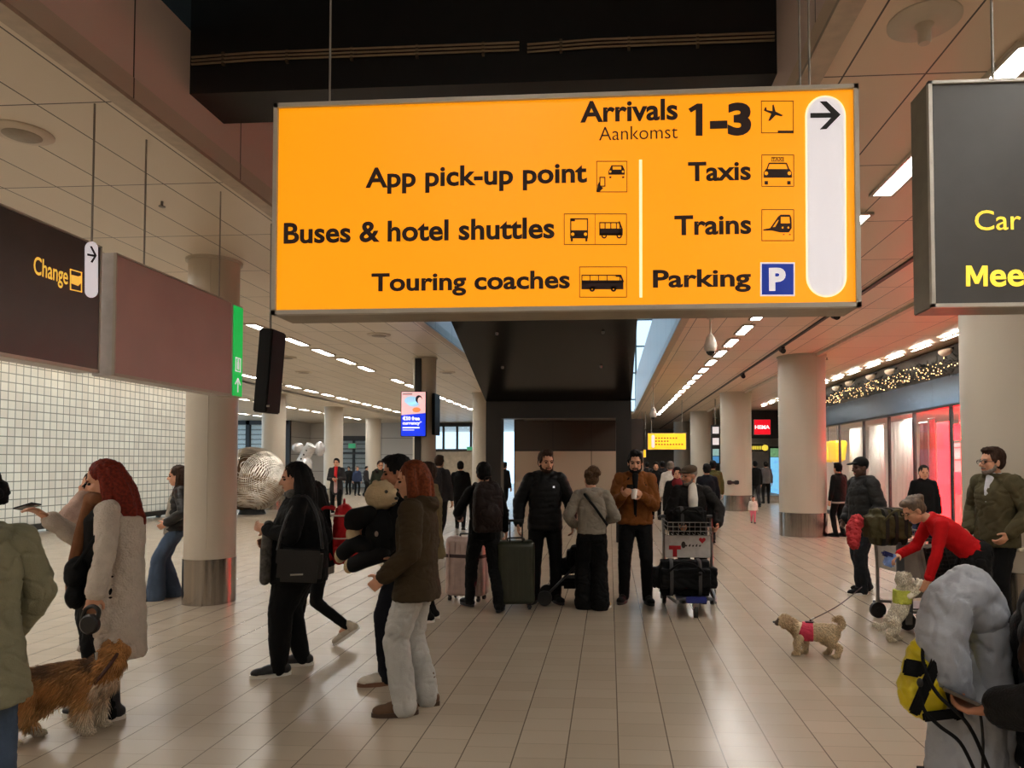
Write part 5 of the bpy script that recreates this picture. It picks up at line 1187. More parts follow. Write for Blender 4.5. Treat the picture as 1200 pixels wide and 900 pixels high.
# --- collie beside the oatmeal coat: stands in profile facing right, head turned away
SAB, DKS_, CRW, TAN = rgb(198, 142, 82), rgb(92, 62, 38), rgb(240, 228, 208), rgb(222, 176, 118)
def collie(b):
    chain(b, [(-.2, 0, .33), (-.06, 0, .335), (.1, 0, .335), (.17, 0, .33)], [.088, .095, .105, .095])
    sph(b, (.12, 0, .285), (.1, .085, .1)); sph(b, (-.02, 0, .3), (.2, .085, .09)); sph(b, (-.21, 0, .33), (.085, .08, .09))
    chain(b, [(.17, 0, .36), (.23, .025, .43)], [.098, .078])
    sph(b, (.26, .05, .455), (.066, .06, .056)); chain(b, [(.275, .085, .45), (.29, .16, .425)], [.042, .022])
    for (x, y) in ((.215, .05), (.275, .012)): cyl(b, (x, y, .49), (x - .012, y - .008, .555), .026, .004, 10)
    for s in (-1, 1):
        x0 = .13 + .035 * s; chain(b, [(.13, .055 * s, .29), (x0 - .01, .06 * s, .2), (x0 + .005, .06 * s, .105), (x0 + .01, .06 * s, .03)], [.055, .036, .024, .022]); sph(b, (x0 + .03, .06 * s, .02), (.036, .024, .019))
        x1 = -.22 + .05 * s; chain(b, [(-.2, .055 * s, .3), (x1 + .05, .065 * s, .2), (x1 - .03, .065 * s, .12), (x1 + .005, .065 * s, .03)], [.075, .046, .026, .021]); sph(b, (x1 + .028, .065 * s, .02), (.036, .023, .019))
    chain(b, [(-.27, 0, .36), (-.33, 0, .3), (-.345, 0, .2), (-.33, 0, .13)], [.04, .05, .05, .025])
def col_collie(p):
    c = mixc(SAB, DKS_, (p.z - .35) * 7 + noise.noise(p * 9) * .9 + (.35 if -.2 < p.x < .16 else -.5))
    if p.x > .17: c = mixc(SAB, DKS_, noise.noise(p * 14) * .8 + .15)
    if p.z < .3: c = mixc(c, TAN, (.3 - p.z) * 9)
    if p.z < .2 and p.x > .02: c = mixc(TAN, CRW, (.2 - p.z) * 9 + .2)
    if p.z < .085: c = mixc(c, CRW, 1)
    if p.x > .15 and p.z < .34: c = mixc(c, CRW, .55)
    if p.x < -.27: c = mixc(SAB, CRW, (.3 - p.z) * 4)
    return c
gx = G(85, 862)
COLL = dog('fluffy sable collie dog with black saddle standing by the oatmeal coat', (gx.x - .04, gx.y, 0), R(32), collie, col_collie, 15000,
    lambda p: .018 if p.z < .09 or (p.x > .235 and p.z > .42) else (.085 if p.z < .33 else .065), lambda p, n: V((-.8, 0, -.75)) if p.z > .12 else V((-.2, 0, -1)), [(.295, .09, .475)], (.293, .178, .43), 3, .008, .3, r0=.0042)
b = nb(); ring = [V((.19, 0, .375)) + V((.55 * cos(a) * .125, sin(a) * .12, .125 * cos(a) * .9 - .02 * cos(a))) for a in [2 * pi * k / 24 for k in range(24)]]
tube(b, ring, .011, 8, True); obj('collar', b, mat('collar_brown', rgb(70, 34, 22), .6), COLL)
LH = LEASH.location.copy(); cw = M.Translation(COLL.location) @ M.Rotation(R(32), 4, 'Z') @ V((.15, -.06, .45))
LEASH.rotation_euler = (0, 0, R(180))
b = nb(); lathe(b, [(.001, -.02), (.05, -.02), (.062, -.01), (.062, .01), (.05, .02), (.001, .02)], 28); bmesh.ops.transform(b, matrix=M.Translation((0, 0, -.07)) @ M.Rotation(R(90), 4, 'X'), verts=b.verts); obj('reel', b, mat('reel_black', rgb(18, 18, 20), .35), LEASH)
b = nb(); tube(b, smooth_path([(-.045, 0, -.045), (-.055, 0, .01), (-.02, 0, .04), (.03, 0, .02), (.05, 0, -.04)]), .013); obj('handle', b, MATS['reel_black'], LEASH)
loc_ = M.Rotation(R(-180), 4, 'Z') @ (cw - LH); b = nb(); tube(b, smooth_path([(0, 0, -.13), loc_ * .5 + V((0, 0, -.06)), loc_]), .006); obj('strap', b, BLKC, LEASH)
b = nb(); cyl(b, loc_ + V((0, 0, .045)), loc_, .009, .007, 10); obj('clip', b, ALU, LEASH)
# --- cream dog in pink harness, walking to the left with its head low
CRM_, CRD = rgb(222, 200, 164), rgb(176, 146, 108)
def pup(b):
    chain(b, [(-.15, 0, .205), (-.02, 0, .2), (.1, 0, .2)], [.068, .07, .076]); chain(b, [(.12, 0, .215), (.19, 0, .26)], [.062, .055])
    sph(b, (.235, .005, .28), (.064, .058, .056)); sph(b, (.29, .008, .262), (.032, .032, .026))
    for s in (-1, 1):
        chain(b, [(.215, .05 * s, .3), (.2, .062 * s, .25)], [.022, .02])
        x0 = .1 + .035 * s; chain(b, [(.1, .04 * s, .17), (x0, .045 * s, .1), (x0 - .005, .045 * s, .025)], [.042, .028, .022]); sph(b, (x0 + .018, .045 * s, .016), (.03, .021, .016))
        x1 = -.16 - .03 * s; chain(b, [(-.14, .042 * s, .18), (x1 + .045, .047 * s, .13), (x1 - .02, .047 * s, .085), (x1, .047 * s, .025)], [.055, .036, .024, .02]); sph(b, (x1 + .018, .047 * s, .016), (.029, .02, .016))
    chain(b, [(-.2, 0, .235), (-.235, 0, .285), (-.215, 0, .325), (-.175, 0, .32)], [.022, .024, .024, .02])
pc = lambda p: rgb(70, 54, 44) if p.x > .285 else mixc(CRM_, CRD, noise.noise(p * 12) * .7 + (.55 if p.x > .17 else .0) + (.5 if p.z > .27 and p.x < -.15 else 0) + (.25 if p.z < .05 else 0))
gx = G(953, 768)
PUP = dog('small cream dog in a pink harness walking across the open floor', (gx.x, gx.y, 0), R(168), pup, pc, 6500, lambda p: .016 if p.z < .1 else .027, lambda p, n: V((-.7, 0, -.6)), [(.277, .035, .296), (.277, -.028, .296)], (.322, .008, .268), 5, .007, .5, keep=lambda p: not (.0 < p.x < .13 and p.z > .13) and p.x < .27, r0=.0036)
PKH = cloth('harness_pink', rgb(206, 62, 88), rough=.7)
b = nb(); loft(b, [(V((x, 0, .2)), .081, .079 + k, V((0, 0, 1)), Y3) for x, k in ((.0, .0), (.025, .004), (.07, .007))] + [(V((.115, 0, .21)), .078, .078, V((-.4, 0, 1)).normalized(), Y3)], 28, 2.1); put('harness', vox(b, .007, 2, .5, wr(.003, (40, 40, 40))), PKH, PUP)
b = nb(); box(b, (.03, 0, .285), (.07, .05, .012), None, .004); cyl(b, (.02, 0, .285), (.02, 0, .305), .008); obj('harness_clip', b, mat('clip_dark', rgb(60, 16, 26), .5), PUP)
hp = M.Translation(PUP.location) @ M.Rotation(R(168), 4, 'Z') @ V((.02, 0, .3)); hq = W(1010, 688, 7.4)
t = thing('dog_lead', 'thin dark lead running from the pink harness up to the backpack trolley', 'dog lead', hp)
b = nb(); d_ = hq - hp; tube(b, smooth_path([(0, 0, 0), d_ * .5 + V((0, 0, -.03)), d_]), .005, 6); obj('strap', b, mat('lead_brown', rgb(52, 26, 26), .6), t)
b = nb(); cyl(b, (0, 0, -.0), d_ * .06, .009, .006); obj('clip', b, ALU, t)
# --- white dog up on its hind legs
WH_, WHD = rgb(244, 236, 218), rgb(216, 200, 168)
def wdog(b):
    chain(b, [(-.04, 0, .2), (.02, 0, .29), (.05, 0, .4), (.06, 0, .46)], [.066, .07, .074, .064]); chain(b, [(.06, 0, .47), (.07, 0, .53)], [.058, .055])
    sph(b, (.075, 0, .575), (.07, .066, .062)); sph(b, (.13, 0, .565), (.032, .034, .028))
    for s in (-1, 1):
        chain(b, [(.05, .062 * s, .61), (.035, .075 * s, .55)], [.024, .022])
        chain(b, [(.08, .05 * s, .43), (.14, .055 * s, .46), (.185, .05 * s, .53), (.2, .045 * s, .56)], [.04, .028, .022, .022])
        if s > 0: chain(b, [(-.05, .05, .18), (.01, .055, .13), (-.015, .055, .07), (.005, .055, .02)], [.055, .036, .024, .02]); sph(b, (.03, .055, .015), (.032, .021, .015))
        else: chain(b, [(-.05, -.05, .18), (-.04, -.055, .12), (-.1, -.055, .075), (-.085, -.055, .02)], [.055, .036, .024, .02]); sph(b, (-.06, -.055, .015), (.032, .021, .015))
    chain(b, [(-.08, 0, .16), (-.15, 0, .12), (-.2, .0, .15)], [.024, .026, .02])
wc = lambda p: mixc(WH_, WHD, noise.noise(p * 13) * .8 + (.3 if p.z < .12 else 0))
gx = G(1056, 751)
WD = dog('white curly dog in yellow-green vest standing on its hind legs at the red sweater', (gx.x - .03, gx.y, 0), R(-2), wdog, wc, 6500, lambda p: .026, lambda p, n: V((-.3, 0, -.8)), [(.128, .03, .596), (.128, -.03, .596)], (.16, 0, .572), 8, .007, .6, keep=lambda p: not (.36 < p.z < .47 and p.x < .12) and not (p.x > .115 and p.z > .54), r0=.0038)
b = nb(); loft(b, [(V((.045 + .06 * (z - .38), 0, z)), .084, .084, X3, Y3) for z in (.35, .38, .43, .475)], 28, 2.1); put('vest', vox(b, .007, 2, .5, wr(.003, (40, 40, 40))), cloth('vest_lime', rgb(190, 196, 84), rough=.7), WD)
# --- plush bear in the arms of the navy person
pw = W(447, 581, 5.22)
t = thing('plush_toy', 'large cream plush bear in dark clothes held against the navy person', 'plush toy', pw, R(-20))
CRP = mat('plush_cream', rgb(200, 176, 138), .9, bump=.6, bscale=120)
b = nb(); sph(b, (0, 0, 0), (.125, .12, .115)); sph(b, (.085, -.02, -.03), (.07, .06, .052)); put('head', vox(b, .01, 4, .5, wr(.004, (40, 40, 40))), CRP, t)
for s, x in ((1, -.02), (-1, .0)): b = nb(); sph(b, (x, .07 * s, .09), (.03, .022, .03)); obj('ear', b, CRP, t)
for s in (-1, 1): b = nb(); sph(b, (.098, -.005 + .045 * s - .02, .035), .013); obj('eye', b, EYE, t)
b = nb(); sph(b, (.152, -.02, -.015), (.014, .02, .012)); obj('nose', b, NOSE, t)
b = nb(); tube(b, smooth_path([(.14, -.055, -.055), (.15, -.03, -.048), (.152, -.015, -.045), (.146, .01, -.055)]), .0045); obj('mouth', b, EYE, t)
b = nb(); sph(b, (.02, 0, -.27), (.13, .14, .19)); put('body', vox(b, .012, 3, .5, wr(.008)), BLKC, t)
for pts, m in (([(-.04, -.1, -.14), (-.13, -.13, -.17), (-.16, -.12, -.2)], BLKC), ([(.02, .11, -.15), (.12, .12, -.24), (.14, .06, -.28)], BLKC)): b = nb(); chain(b, pts, [.075, .085, .07]); put('arm', vox(b, .012, 3), m, t)
for pts in ([(-.02, -.08, -.38), (-.14, -.12, -.34), (-.24, -.13, -.42)], [(.05, -.06, -.42), (-.05, -.12, -.46), (-.13, -.15, -.5)]): b = nb(); chain(b, pts, [.07, .065, .06]); o = put('leg', vox(b, .012, 3), BLKC, t); 
for c, r in (((-.155, -.13, -.28), (.05, .05, .07)), ((-.27, -.13, -.44), (.03, .055, .06)), ((-.16, -.16, -.51), (.03, .055, .055))): b = nb(); sph(b, c, r); obj('paw', b, CRP, t)
for c in ((.06, -.13, -.27),): b = nb(); sph(b, c, (.016, .01, .02)); obj('flower_patch', b, mat('patch_pale', rgb(150, 132, 120), .8), t)
# ================================================================ LUGGAGE
def suitcase(lab, loc, rz, m, w_, h, d_, trim, handle=.0, strap=None, grp=None):
    t = thing('suitcase', lab, 'suitcase', loc, rz); z0 = .065
    b = nb(); loft(b, [(V((0, 0, z0 + z)), (d_ / 2) * r, (w_ / 2) * r2, X3, Y3) for z, r, r2 in ((0, .8, .9), (.02, .96, .98), (.05, 1, 1), (h - .06, 1, 1), (h - .025, .96, .97), (h, .78, .88))], 36, 6)
    o = obj('shell', b, m, t, True, 60)
    for y in [(-.5 + (k + .5) / 6) * w_ * .86 for k in range(6)]:
        for s in (-1, 1): b = nb(); box(b, (s * d_ / 2, y, z0 + h * .5), (.012, .022, h * .8), None, .005); obj('rib', b, m, o, True)
    b = nb(); loft(b, [(V((0, 0, z0 + .02)), .006, w_ / 2 + .003, X3, Y3), (V((0, 0, z0 + h - .02)), .006, w_ / 2 + .003, X3, Y3)], 16, 8); obj('zip', b, trim, t)
    for sx in (-1, 1):
        for sy_ in (-1, 1):
            b = nb(); x, y = sx * (d_ / 2 - .05), sy_ * (w_ / 2 - .06); cyl(b, (x, y - .014, .03), (x, y + .014, .03), .03, None, 18); cyl(b, (x, y - .024, .03), (x, y + .024, .03), .01, None, 10); w1 = obj('wheel', b, BLK, t)
            b = nb(); cyl(b, (x, y, .035), (x, y, z0 + .02), .018, .026, 12); obj('caster_fork', b, trim, w1)
    b = nb(); tube(b, smooth_path([(0, -.09, z0 + h - .005), (0, -.08, z0 + h + .03), (0, .08, z0 + h + .03), (0, .09, z0 + h - .005)]), .011); obj('carry_handle', b, trim, t)
    b = nb(); tube(b, smooth_path([(0, w_ / 2 - .005, z0 + h * .62), (0, w_ / 2 + .03, z0 + h * .6), (0, w_ / 2 + .03, z0 + h * .4), (0, w_ / 2 - .005, z0 + h * .38)]), .011); obj('side_handle', b, trim, t)
    if handle:
        b = nb(); x = -d_ / 2 + .03
        for s in (-1, 1): tube(b, [(x, s * .07, z0 + h - .02), (x, s * .07, z0 + h + handle)], .008)
        tube(b, [(x, -.085, z0 + h + handle), (x, .085, z0 + h + handle)], .014); obj('pull_handle', b, BLK, t)
    if strap:
        b = nb(); loft(b, [(V((0, 0, z0 + h * .68 + q_)), d_ / 2 + .007, w_ / 2 + .007, X3, Y3) for q_ in (-.02, .02)], 36, 6); obj('strap', b, strap, t)
    return t
suitcase('pale pink hard suitcase behind the brown backpack person', (-1.72, 8.55, 0), R(78), mat('shell_pink', rgb(184, 160, 150), .35), .49, .7, .28, mat('trim_dark', rgb(40, 34, 34), .5), 0, mat('strap_dark', rgb(62, 40, 40), .6))
suitcase('dark olive suitcase with raised pull handle beside the black puffer person', (-1.07, 8.1, 0), R(100), mat('shell_olive', rgb(44, 48, 34), .4), .43, .7, .27, MATS['trim_dark'], .24)
CHR = mat('trolley_steel', rgb(150, 148, 146), .28, .85)
def trolley(lab, loc, rz, board=True):
    """airport luggage trolley, front at +X"""
    t = thing('luggage_trolley', lab, 'trolley', loc, rz)
    for s in (-1, 1):
        b = nb(); tube(b, smooth_path([(.52, s * .2, .17), (.1, s * .26, .16), (-.3, s * .28, .18)]), .017); obj('base_rail', b, CHR, t)
        b = nb(); tube(b, smooth_path([(-.3, s * .28, .12), (-.3, s * .28, .6), (-.34, s * .28, 1.0)]), .019); obj('upright', b, CHR, t)
        b = nb(); cyl(b, (-.3, s * .28 - .02, .085), (-.3, s * .28 + .02, .085), .085, None, 24); cyl(b, (-.3, s * .28 - .03, .085), (-.3, s * .28 + .03, .085), .03, None, 12); w1 = obj('wheel', b, mat('tyre', rgb(22, 22, 22), .6), t)
        b = nb(); box(b, (-.3, s * .315, .12), (.07, .02, .12), None, .006); obj('wheel_fork', b, CHR, w1)
    b = nb(); cyl(b, (.47, -.02, .07), (.47, .02, .07), .07, None, 22); obj('wheel', b, MATS['tyre'], t)
    b = nb(); box(b, (.47, 0, .13), (.09, .07, .06), None, .01); obj('caster_fork', b, CHR, t)
    b = nb(); box(b, (.12, 0, .185), (.66, .4, .014), None, .005); obj('platform', b, mat('platform_grey', rgb(96, 98, 102), .45, .4), t, False)
    b = nb(); box(b, (.53, 0, .2), (.025, .22, .07), None, .01); obj('front_bumper', b, mat('bumper_blue', rgb(24, 38, 120), .5), t)
    b = nb(); tube(b, smooth_path([(-.34, -.31, 1.0), (-.36, -.28, 1.02), (-.36, .28, 1.02), (-.34, .31, 1.0)]), .019); obj('push_bar', b, mat('bar_dark', rgb(50, 50, 54), .5), t)
    b = nb()
    for z in (.84, .89, .94, .99): tube(b, [(-.33, -.28, z), (-.08, -.25, z - .02), (-.08, .25, z - .02), (-.33, .28, z)], .005, 6)
    for k in range(9): y = -.25 + .0625 * k; tube(b, [(-.08, y, .97), (-.08, y, .82), (-.33, y, .82)], .004, 6)
    obj('wire_basket', b, CHR, t)
    b = nb(); box(b, (-.29, 0, .67), (.014, .53, .26), None, .004); bd = obj('advert_board', b, mat('board_white', rgb(206, 202, 198), .5), t, False)
    if board:
        fr_ = (V((-.282, 0, .67)), V((0, 1, 0)), V((0, 0, 1)), V((1, 0, 0)))
        b = nb(); prism(b, [(-.22, .01), (-.08, .01), (-.08, -.035), (-.125, -.035), (-.125, -.12), (-.175, -.12), (-.175, -.035), (-.22, -.035)], fr_, 0, .003); obj('red_mark', b, mat('mark_red', rgb(180, 18, 30), .5), bd, False)
        b = nb(); prism(b, [(.17 + .04 * 16 * sin(a) ** 3 / 16, .075 + .04 * (13 * cos(a) - 5 * cos(2 * a) - 2 * cos(3 * a) - cos(4 * a)) / 16) for a in [2 * pi * k / 24 for k in range(24)]], fr_, 0, .003); obj('heart_mark', b, MATS['mark_red'], bd, False)
        b = nb()
        for k in range(5): prism(b, [(-.03 + .04 * k, .0), (-.01 + .04 * k, .0), (-.005 + .04 * k, .02 + .012 * (k % 2)), (-.025 + .04 * k, .02)], fr_, 0, .002)
        for r_ in (.025,): prism(b, [(-.05 + r_ * cos(a), .02 + 1.6 * r_ * sin(a)) for a in [2 * pi * k / 16 for k in range(16)]], fr_, 0, .002)
        obj('scribble', b, mat('scribble_dark', rgb(60, 50, 46), .6), bd, False)
    return t
TR = trolley('luggage trolley with white advert board and black bags before the flat cap person', (.92, 8.2, 0), R(-90))
def softbag(lab, name, loc, rz, s, m, cat='bag', straps=2, belt=None):
    t = thing(name, lab, cat, loc, rz); b = nb(); box(b, (0, 0, s[2] / 2), s, None, min(s) * .22); put('bag_body', vox(b, .013, 6, .6, wr(.014, (9, 9, 9), loc[0])), m, t)
    for k in range(straps):
        x = (-.22 + .44 * k / max(1, straps - 1)) * s[0]; b = nb(); loft(b, [(V((x + q_, 0, s[2] / 2)), s[2] / 2 + .008, s[1] / 2 + .008, V((0, 0, 1)), Y3) for q_ in (-.018, .018)], 28, 4); obj('webbing', b, belt or mat('webbing_grey', rgb(58, 56, 56), .7), t)
    b = nb(); tube(b, smooth_path([(-.14 * s[0] * 2, -s[1] / 2, s[2] * .7), (-.1 * s[0], -s[1] / 2 - .03, s[2] * .95), (.1 * s[0], -s[1] / 2 - .03, s[2] * .95), (.14 * s[0] * 2, -s[1] / 2, s[2] * .7)]), .012); obj('carry_handle', b, m, t)
    return t
softbag('large black holdall lying across the front of the advert board trolley', 'holdall', (.83, 8.0, .2), 0, (.7, .36, .38), BLKC, straps=2)
softbag('black rucksack in the wire basket of the advert board trolley', 'rucksack', (.92, 8.42, .9), R(8), (.42, .2, .24), BLK2, straps=1)
# trolley on the right with the hiking backpack and pet carrier
T2 = trolley('steel luggage trolley with hiking backpack and pet carrier beside the white dog', (3.2, 7.62, 0), R(8), False)
b = nb(); box(b, (-.33, -.3, .5), (.16, .025, .74), None, .006); obj('side_plate', b, mat('plate_grey', rgb(112, 116, 120), .4, .5), T2)
HK = softbag('olive hiking backpack with blue buckle lying in the trolley basket', 'hiking_backpack', (2.78, 7.34, .84), R(14), (.46, .3, .36), cloth('bag_olive', rgb(72, 66, 40), rough=.7), straps=3, belt=mat('webbing_dark', rgb(28, 26, 22), .7))
b = nb(); sph(b, (.17, -.17, .26), (.05, .04, .045)); obj('blue_buckle', b, mat('buckle_blue', rgb(22, 40, 130), .5), HK)
t = thing('rolled_jacket', 'rolled coral red jacket tied to the hiking backpack', 'jacket', (2.46, 7.3, .96), R(60)); b = nb(); chain(b, [(-.1, 0, -.1), (-.02, .02, .03), (.05, 0, .11)], [.06, .075, .07]); put('cloth', vox(b, .01, 3, .5, wr(.016, (22, 22, 22))), cloth('jacket_coral', rgb(176, 52, 56)), t)
b = nb(); tube(b, [(-.08, -.02, .0), (.04, .04, .02), (.02, .1, .1)], .012); obj('tie_strap', b, BLKC, t)
t = thing('pet_carrier', 'grey pet carrier with dark mesh grille tilted on the trolley behind the white dog', 'pet carrier', (3.2, 7.2, .3), R(-70))
Q = M.Rotation(R(-14), 3, 'Y')
PCG = mat('carrier_grey', rgb(150, 142, 134), .5)
b = nb(); box(b, (0, 0, .3), (.34, .5, .5), None, .05); bmesh.ops.transform(b, matrix=Q.to_4x4(), verts=b.verts); obj('shell', b, PCG, t)
b = nb()
for k in range(11): y = -.2 + .04 * k; tube(b, [(.178, y, .1), (.178, y, .5)], .006, 6)
for k in range(11): z = .1 + .04 * k; tube(b, [(.182, -.2, z), (.182, .2, z)], .006, 6)
box(b, (.173, 0, .3), (.006, .42, .42)); bmesh.ops.transform(b, matrix=Q.to_4x4(), verts=b.verts); obj('mesh_door', b, mat('mesh_dark', rgb(22, 18, 18), .5), t)
b = nb(); tube(b, smooth_path([(0, -.12, .54), (0, -.1, .6), (0, .1, .6), (0, .12, .54)]), .017); bmesh.ops.transform(b, matrix=Q.to_4x4(), verts=b.verts); obj('carry_handle', b, BLK, t)
t = thing('tissue_pack', 'small blue and white pack held by the red sweater person', 'pack', RW.W(RW.palmc(1) + V((.03, 0, -.02)))); b = nb(); box(b, (0, 0, 0), (.1, .06, .13), M.Rotation(R(20), 3, 'Y'), .015); obj('wrapper', b, mat('pack_blue', rgb(120, 150, 210), .4, vary=.3, scale=18), t); b = nb(); box(b, (-.02, 0, .05), (.11, .065, .05), M.Rotation(R(20), 3, 'Y'), .015); obj('label_band', b, mat('pack_navy', rgb(26, 34, 96), .4), t)
# --- pushchair behind the hoodie person
t = thing('pushchair', 'black folding pushchair between the black puffer and grey hoodie persons', 'pushchair', (-.4, 8.5, 0), R(182))
for s in (-1, 1):
    b = nb(); tube(b, smooth_path([(-.42, s * .2, 1.02), (-.2, s * .21, .7), (.1, s * .22, .36), (.36, s * .22, .1)]), .014); obj('frame_tube', b, mat('frame_grey', rgb(52, 52, 54), .35, .5), t)
    b = nb(); tube(b, [(-.26, s * .22, .1), (.04, s * .21, .42)], .013); obj('frame_tube', b, MATS['frame_grey'], t)
    for x in (.36, -.26): b = nb(); cyl(b, (x, s * .22 - .022, .085), (x, s * .22 + .022, .085), .085, None, 22); obj('wheel', b, MATS['tyre'], t)
b = nb(); tube(b, [(-.42, -.2, 1.02), (-.42, .2, 1.02)], .018); obj('push_bar', b, BLK, t)
b = nb(); chain(b, [(-.2, 0, .78), (-.08, 0, .48), (.16, 0, .42)], [.1, .12, .1]); box(b, (-.02, 0, .52), (.26, .36, .3), None, .05); put('seat', vox(b, .014, 3, .5, wr(.01)), BLKC, t)
b = nb(); sph(b, (-.16, 0, .84), (.2, .2, .17)); bmesh.ops.bisect_plane(b, geom=b.verts[:] + b.edges[:] + b.faces[:], plane_co=(-.1, 0, .84), plane_no=(.6, 0, -1), clear_outer=True); obj('canopy', b, BLKC, t)
b = nb(); box(b, (.0, 0, .24), (.34, .32, .12), None, .03); obj('shopping_basket', b, BLK2, t)
# --- grey down coat thrown over a luggage stack in the near right corner
CY = 2.3
def nr(u, v, dy=0): return W(u, v, CY + dy)
o_ = V((nr(1135, 800).x, CY, 0))
GDN = mat('down_grey', rgb(158, 162, 170), .5, vary=.08, scale=5, bump=.25, bscale=18)
t = thing('down_coat', 'grey down coat draped over a luggage stack in the near corner', 'coat', o_)
def L_(pts): return [nr(*q_) - o_ for q_ in pts]
def fold(p, n): return .006 * noise.noise(V((p.x * 9, p.y * 9, p.z * 5))) - .009 * max(0, 1 - abs(noise.noise(V((p.x * 6 + 3, p.y * 6, p.z * 8 + p.x * 12)))) * 17) - .0035 * max(0, 1 - abs(noise.noise(V((p.x * 19, p.y * 19 + 5, p.z * 15 - p.x * 20)))) * 6) + .0035 * noise.noise(p * 42)
b = nb(); chain(b, L_([(1150, 716, .02), (1135, 690, 0), (1112, 705, -.02), (1102, 745, -.03), (1112, 790, -.03), (1128, 815, -.02)]), [.08, .078, .075, .075, .066, .04]); put('hood', vox(b, .009, 4, .5, fold), GDN, t)
b = nb(); chain(b, L_([(1140, 705, .05), (1158, 735, .02), (1164, 790, .02), (1168, 860, .0), (1172, 940, 0)]), [.07, .062, .056, .055, .06]); put('sleeve', vox(b, .009, 4, .5, fold), GDN, t)
b = nb(); chain(b, L_([(1135, 770, .1), (1138, 850, .08), (1140, 960, .08)]), [.1, .11, .13]); chain(b, L_([(1112, 840, .06), (1106, 960, .04)]), [.06, .075]); chain(b, L_([(1150, 830, .0), (1150, 960, -.02)]), [.07, .085]); put('coat_body', vox(b, .01, 4, .5, fold), GDN, t)
b = nb(); tube(b, smooth_path(L_([(1148, 830, -.09), (1152, 870, -.1), (1150, 940, -.1)])), .004); obj('zip', b, BLK, t)
t = thing('travel_trolley_case', 'black upright trolley case under the grey down coat', 'suitcase', (o_.x + .05, CY + .16, 0)); b = nb(); box(b, (0, 0, .36), (.24, .2, .62), None, .04); obj('shell', b, BLK2, t)
for sx in (-1, 1):
    for sy_ in (-1, 1): b = nb(); cyl(b, (sx * .09 - .012, sy_ * .07, .028), (sx * .09 + .012, sy_ * .07, .028), .028); obj('wheel', b, BLK, t)
b = nb(); tube(b, [(-.07, .05, .6), (-.07, .05, .98), (.07, .05, .98), (.07, .05, .6)], .01); obj('pull_handle', b, ALU, t)
yo = nr(1085, 795, .0); YB = mat('bag_yellow', rgb(206, 186, 20), .45, vary=.15, scale=9)
t = thing('sports_bag', 'yellow and black sports bag with cords hanging beside the grey down coat', 'bag', yo)
b = nb(); chain(b, [(-.01, 0, -.05), (.01, 0, .06)], [.075, .07]); sph(b, (.05, .02, .02), (.08, .08, .09)); put('bag_body', vox(b, .008, 3, .5, wr(.008, (25, 25, 25))), YB, t)
for c_, s_, rt in (((-.03, -.072, .0), (.035, .012, .19), 24), ((.045, -.068, -.03), (.03, .012, .15), -18), ((-.055, -.055, .045), (.07, .012, .05), 10), ((.01, -.078, -.085), (.11, .012, .03), -8)): b = nb(); box(b, c_, s_, M.Rotation(R(rt), 3, 'Y'), .005); obj('black_panel', b, BLKC, t)
b = nb(); sph(b, (.045, .0, .115), (.085, .06, .035), M.Rotation(R(-12), 3, 'Y')); obj('yellow_flap', b, YB, t)
kb = nr(1090, 750, .03); t = thing('shoe_pouch', 'black pouch with white triangle mark above the yellow sports bag', 'pouch', kb); b = nb(); sph(b, (0, 0, 0), (.04, .035, .075)); put('bag_body', vox(b, .007, 2, .5, wr(.004)), BLKC, t)
b = nb(); 
for a, c in (((-.016, -.018), (0, .022)), ((.016, -.018), (0, .022)), ((-.016, -.018), (.016, -.018))): tube(b, [(a[0], -.037, a[1]), (c[0], -.037, c[1])], .0024, 6)
obj('triangle_mark', b, WSOLE, t)
for nm, pts, lab in (('cord', [(1086, 738, -.03), (1081, 765, -.05), (1086, 790, -.1), (1100, 815, -.12), (1135, 850, -.12), (1160, 905, -.12)], 'long black cord crossing the grey down coat'), ('cord', [(1078, 800, -.1), (1082, 830, -.1), (1100, 850, -.11), (1125, 870, -.12), (1143, 905, -.12)], 'shorter black cord looping below the yellow sports bag')):
    p0 = nr(*pts[0]); t = thing(nm, lab, 'cord', p0); b = nb(); tube(b, smooth_path([nr(*q_) - p0 for q_ in pts]), .0055); obj('cord_line', b, BLKC, t); b = nb(); sph(b, (0, 0, 0), (.009, .009, .014)); obj('cord_end', b, BLK, t)
# ================================================================ SCULPTURE
sp = V(W(296, 562, 22.3)); t = thing('sphere_sculpture', 'big silver ball sculpture wound with rings beyond the near column', 'sculpture', (sp.x, sp.y, 0))
SIL = mat('wound_silver', rgb(190, 182, 170), .3, .8, vary=.35, scale=3)
b = nb(); sph(b, (0, 0, 1.12), 1.0, None, 40, 24); obj('core', b, mat('core_bronze', rgb(92, 70, 50), .45, .6), t)
def rings_(ax, z0, z1, n, r_, nm, m):
    Q = V((0, 0, 1)).rotation_difference(V(ax).normalized()).to_matrix(); b = nb()
    for k in range(n):
        h_ = z0 + (z1 - z0) * k / (n - 1); rr = sqrt(max(.0004, 1.03 ** 2 - h_ * h_)); tube(b, [V((0, 0, 1.12)) + Q @ V((rr * cos(a), rr * sin(a), h_ + .008 * sin(5 * a + k))) for a in [2 * pi * j / 44 for j in range(44)]], r_, 6, True)
    obj(nm, b, m, t)
rings_((.25, -1, .5), .12, 1.02, 26, .017, 'wound_rings', SIL); rings_((1, -.4, -.1), .45, 1.02, 14, .016, 'wound_rings', SIL); rings_((-1, -.5, .2), .5, 1.02, 12, .016, 'wound_rings', SIL); rings_((.1, -.5, -1), .3, 1.0, 16, .017, 'wound_rings', mat('wound_bronze', rgb(130, 106, 80), .35, .7, vary=.3))
b = nb(); cyl(b, (0, 0, 0), (0, 0, .16), .42, .36, 32); obj('plinth', b, BLK, t)
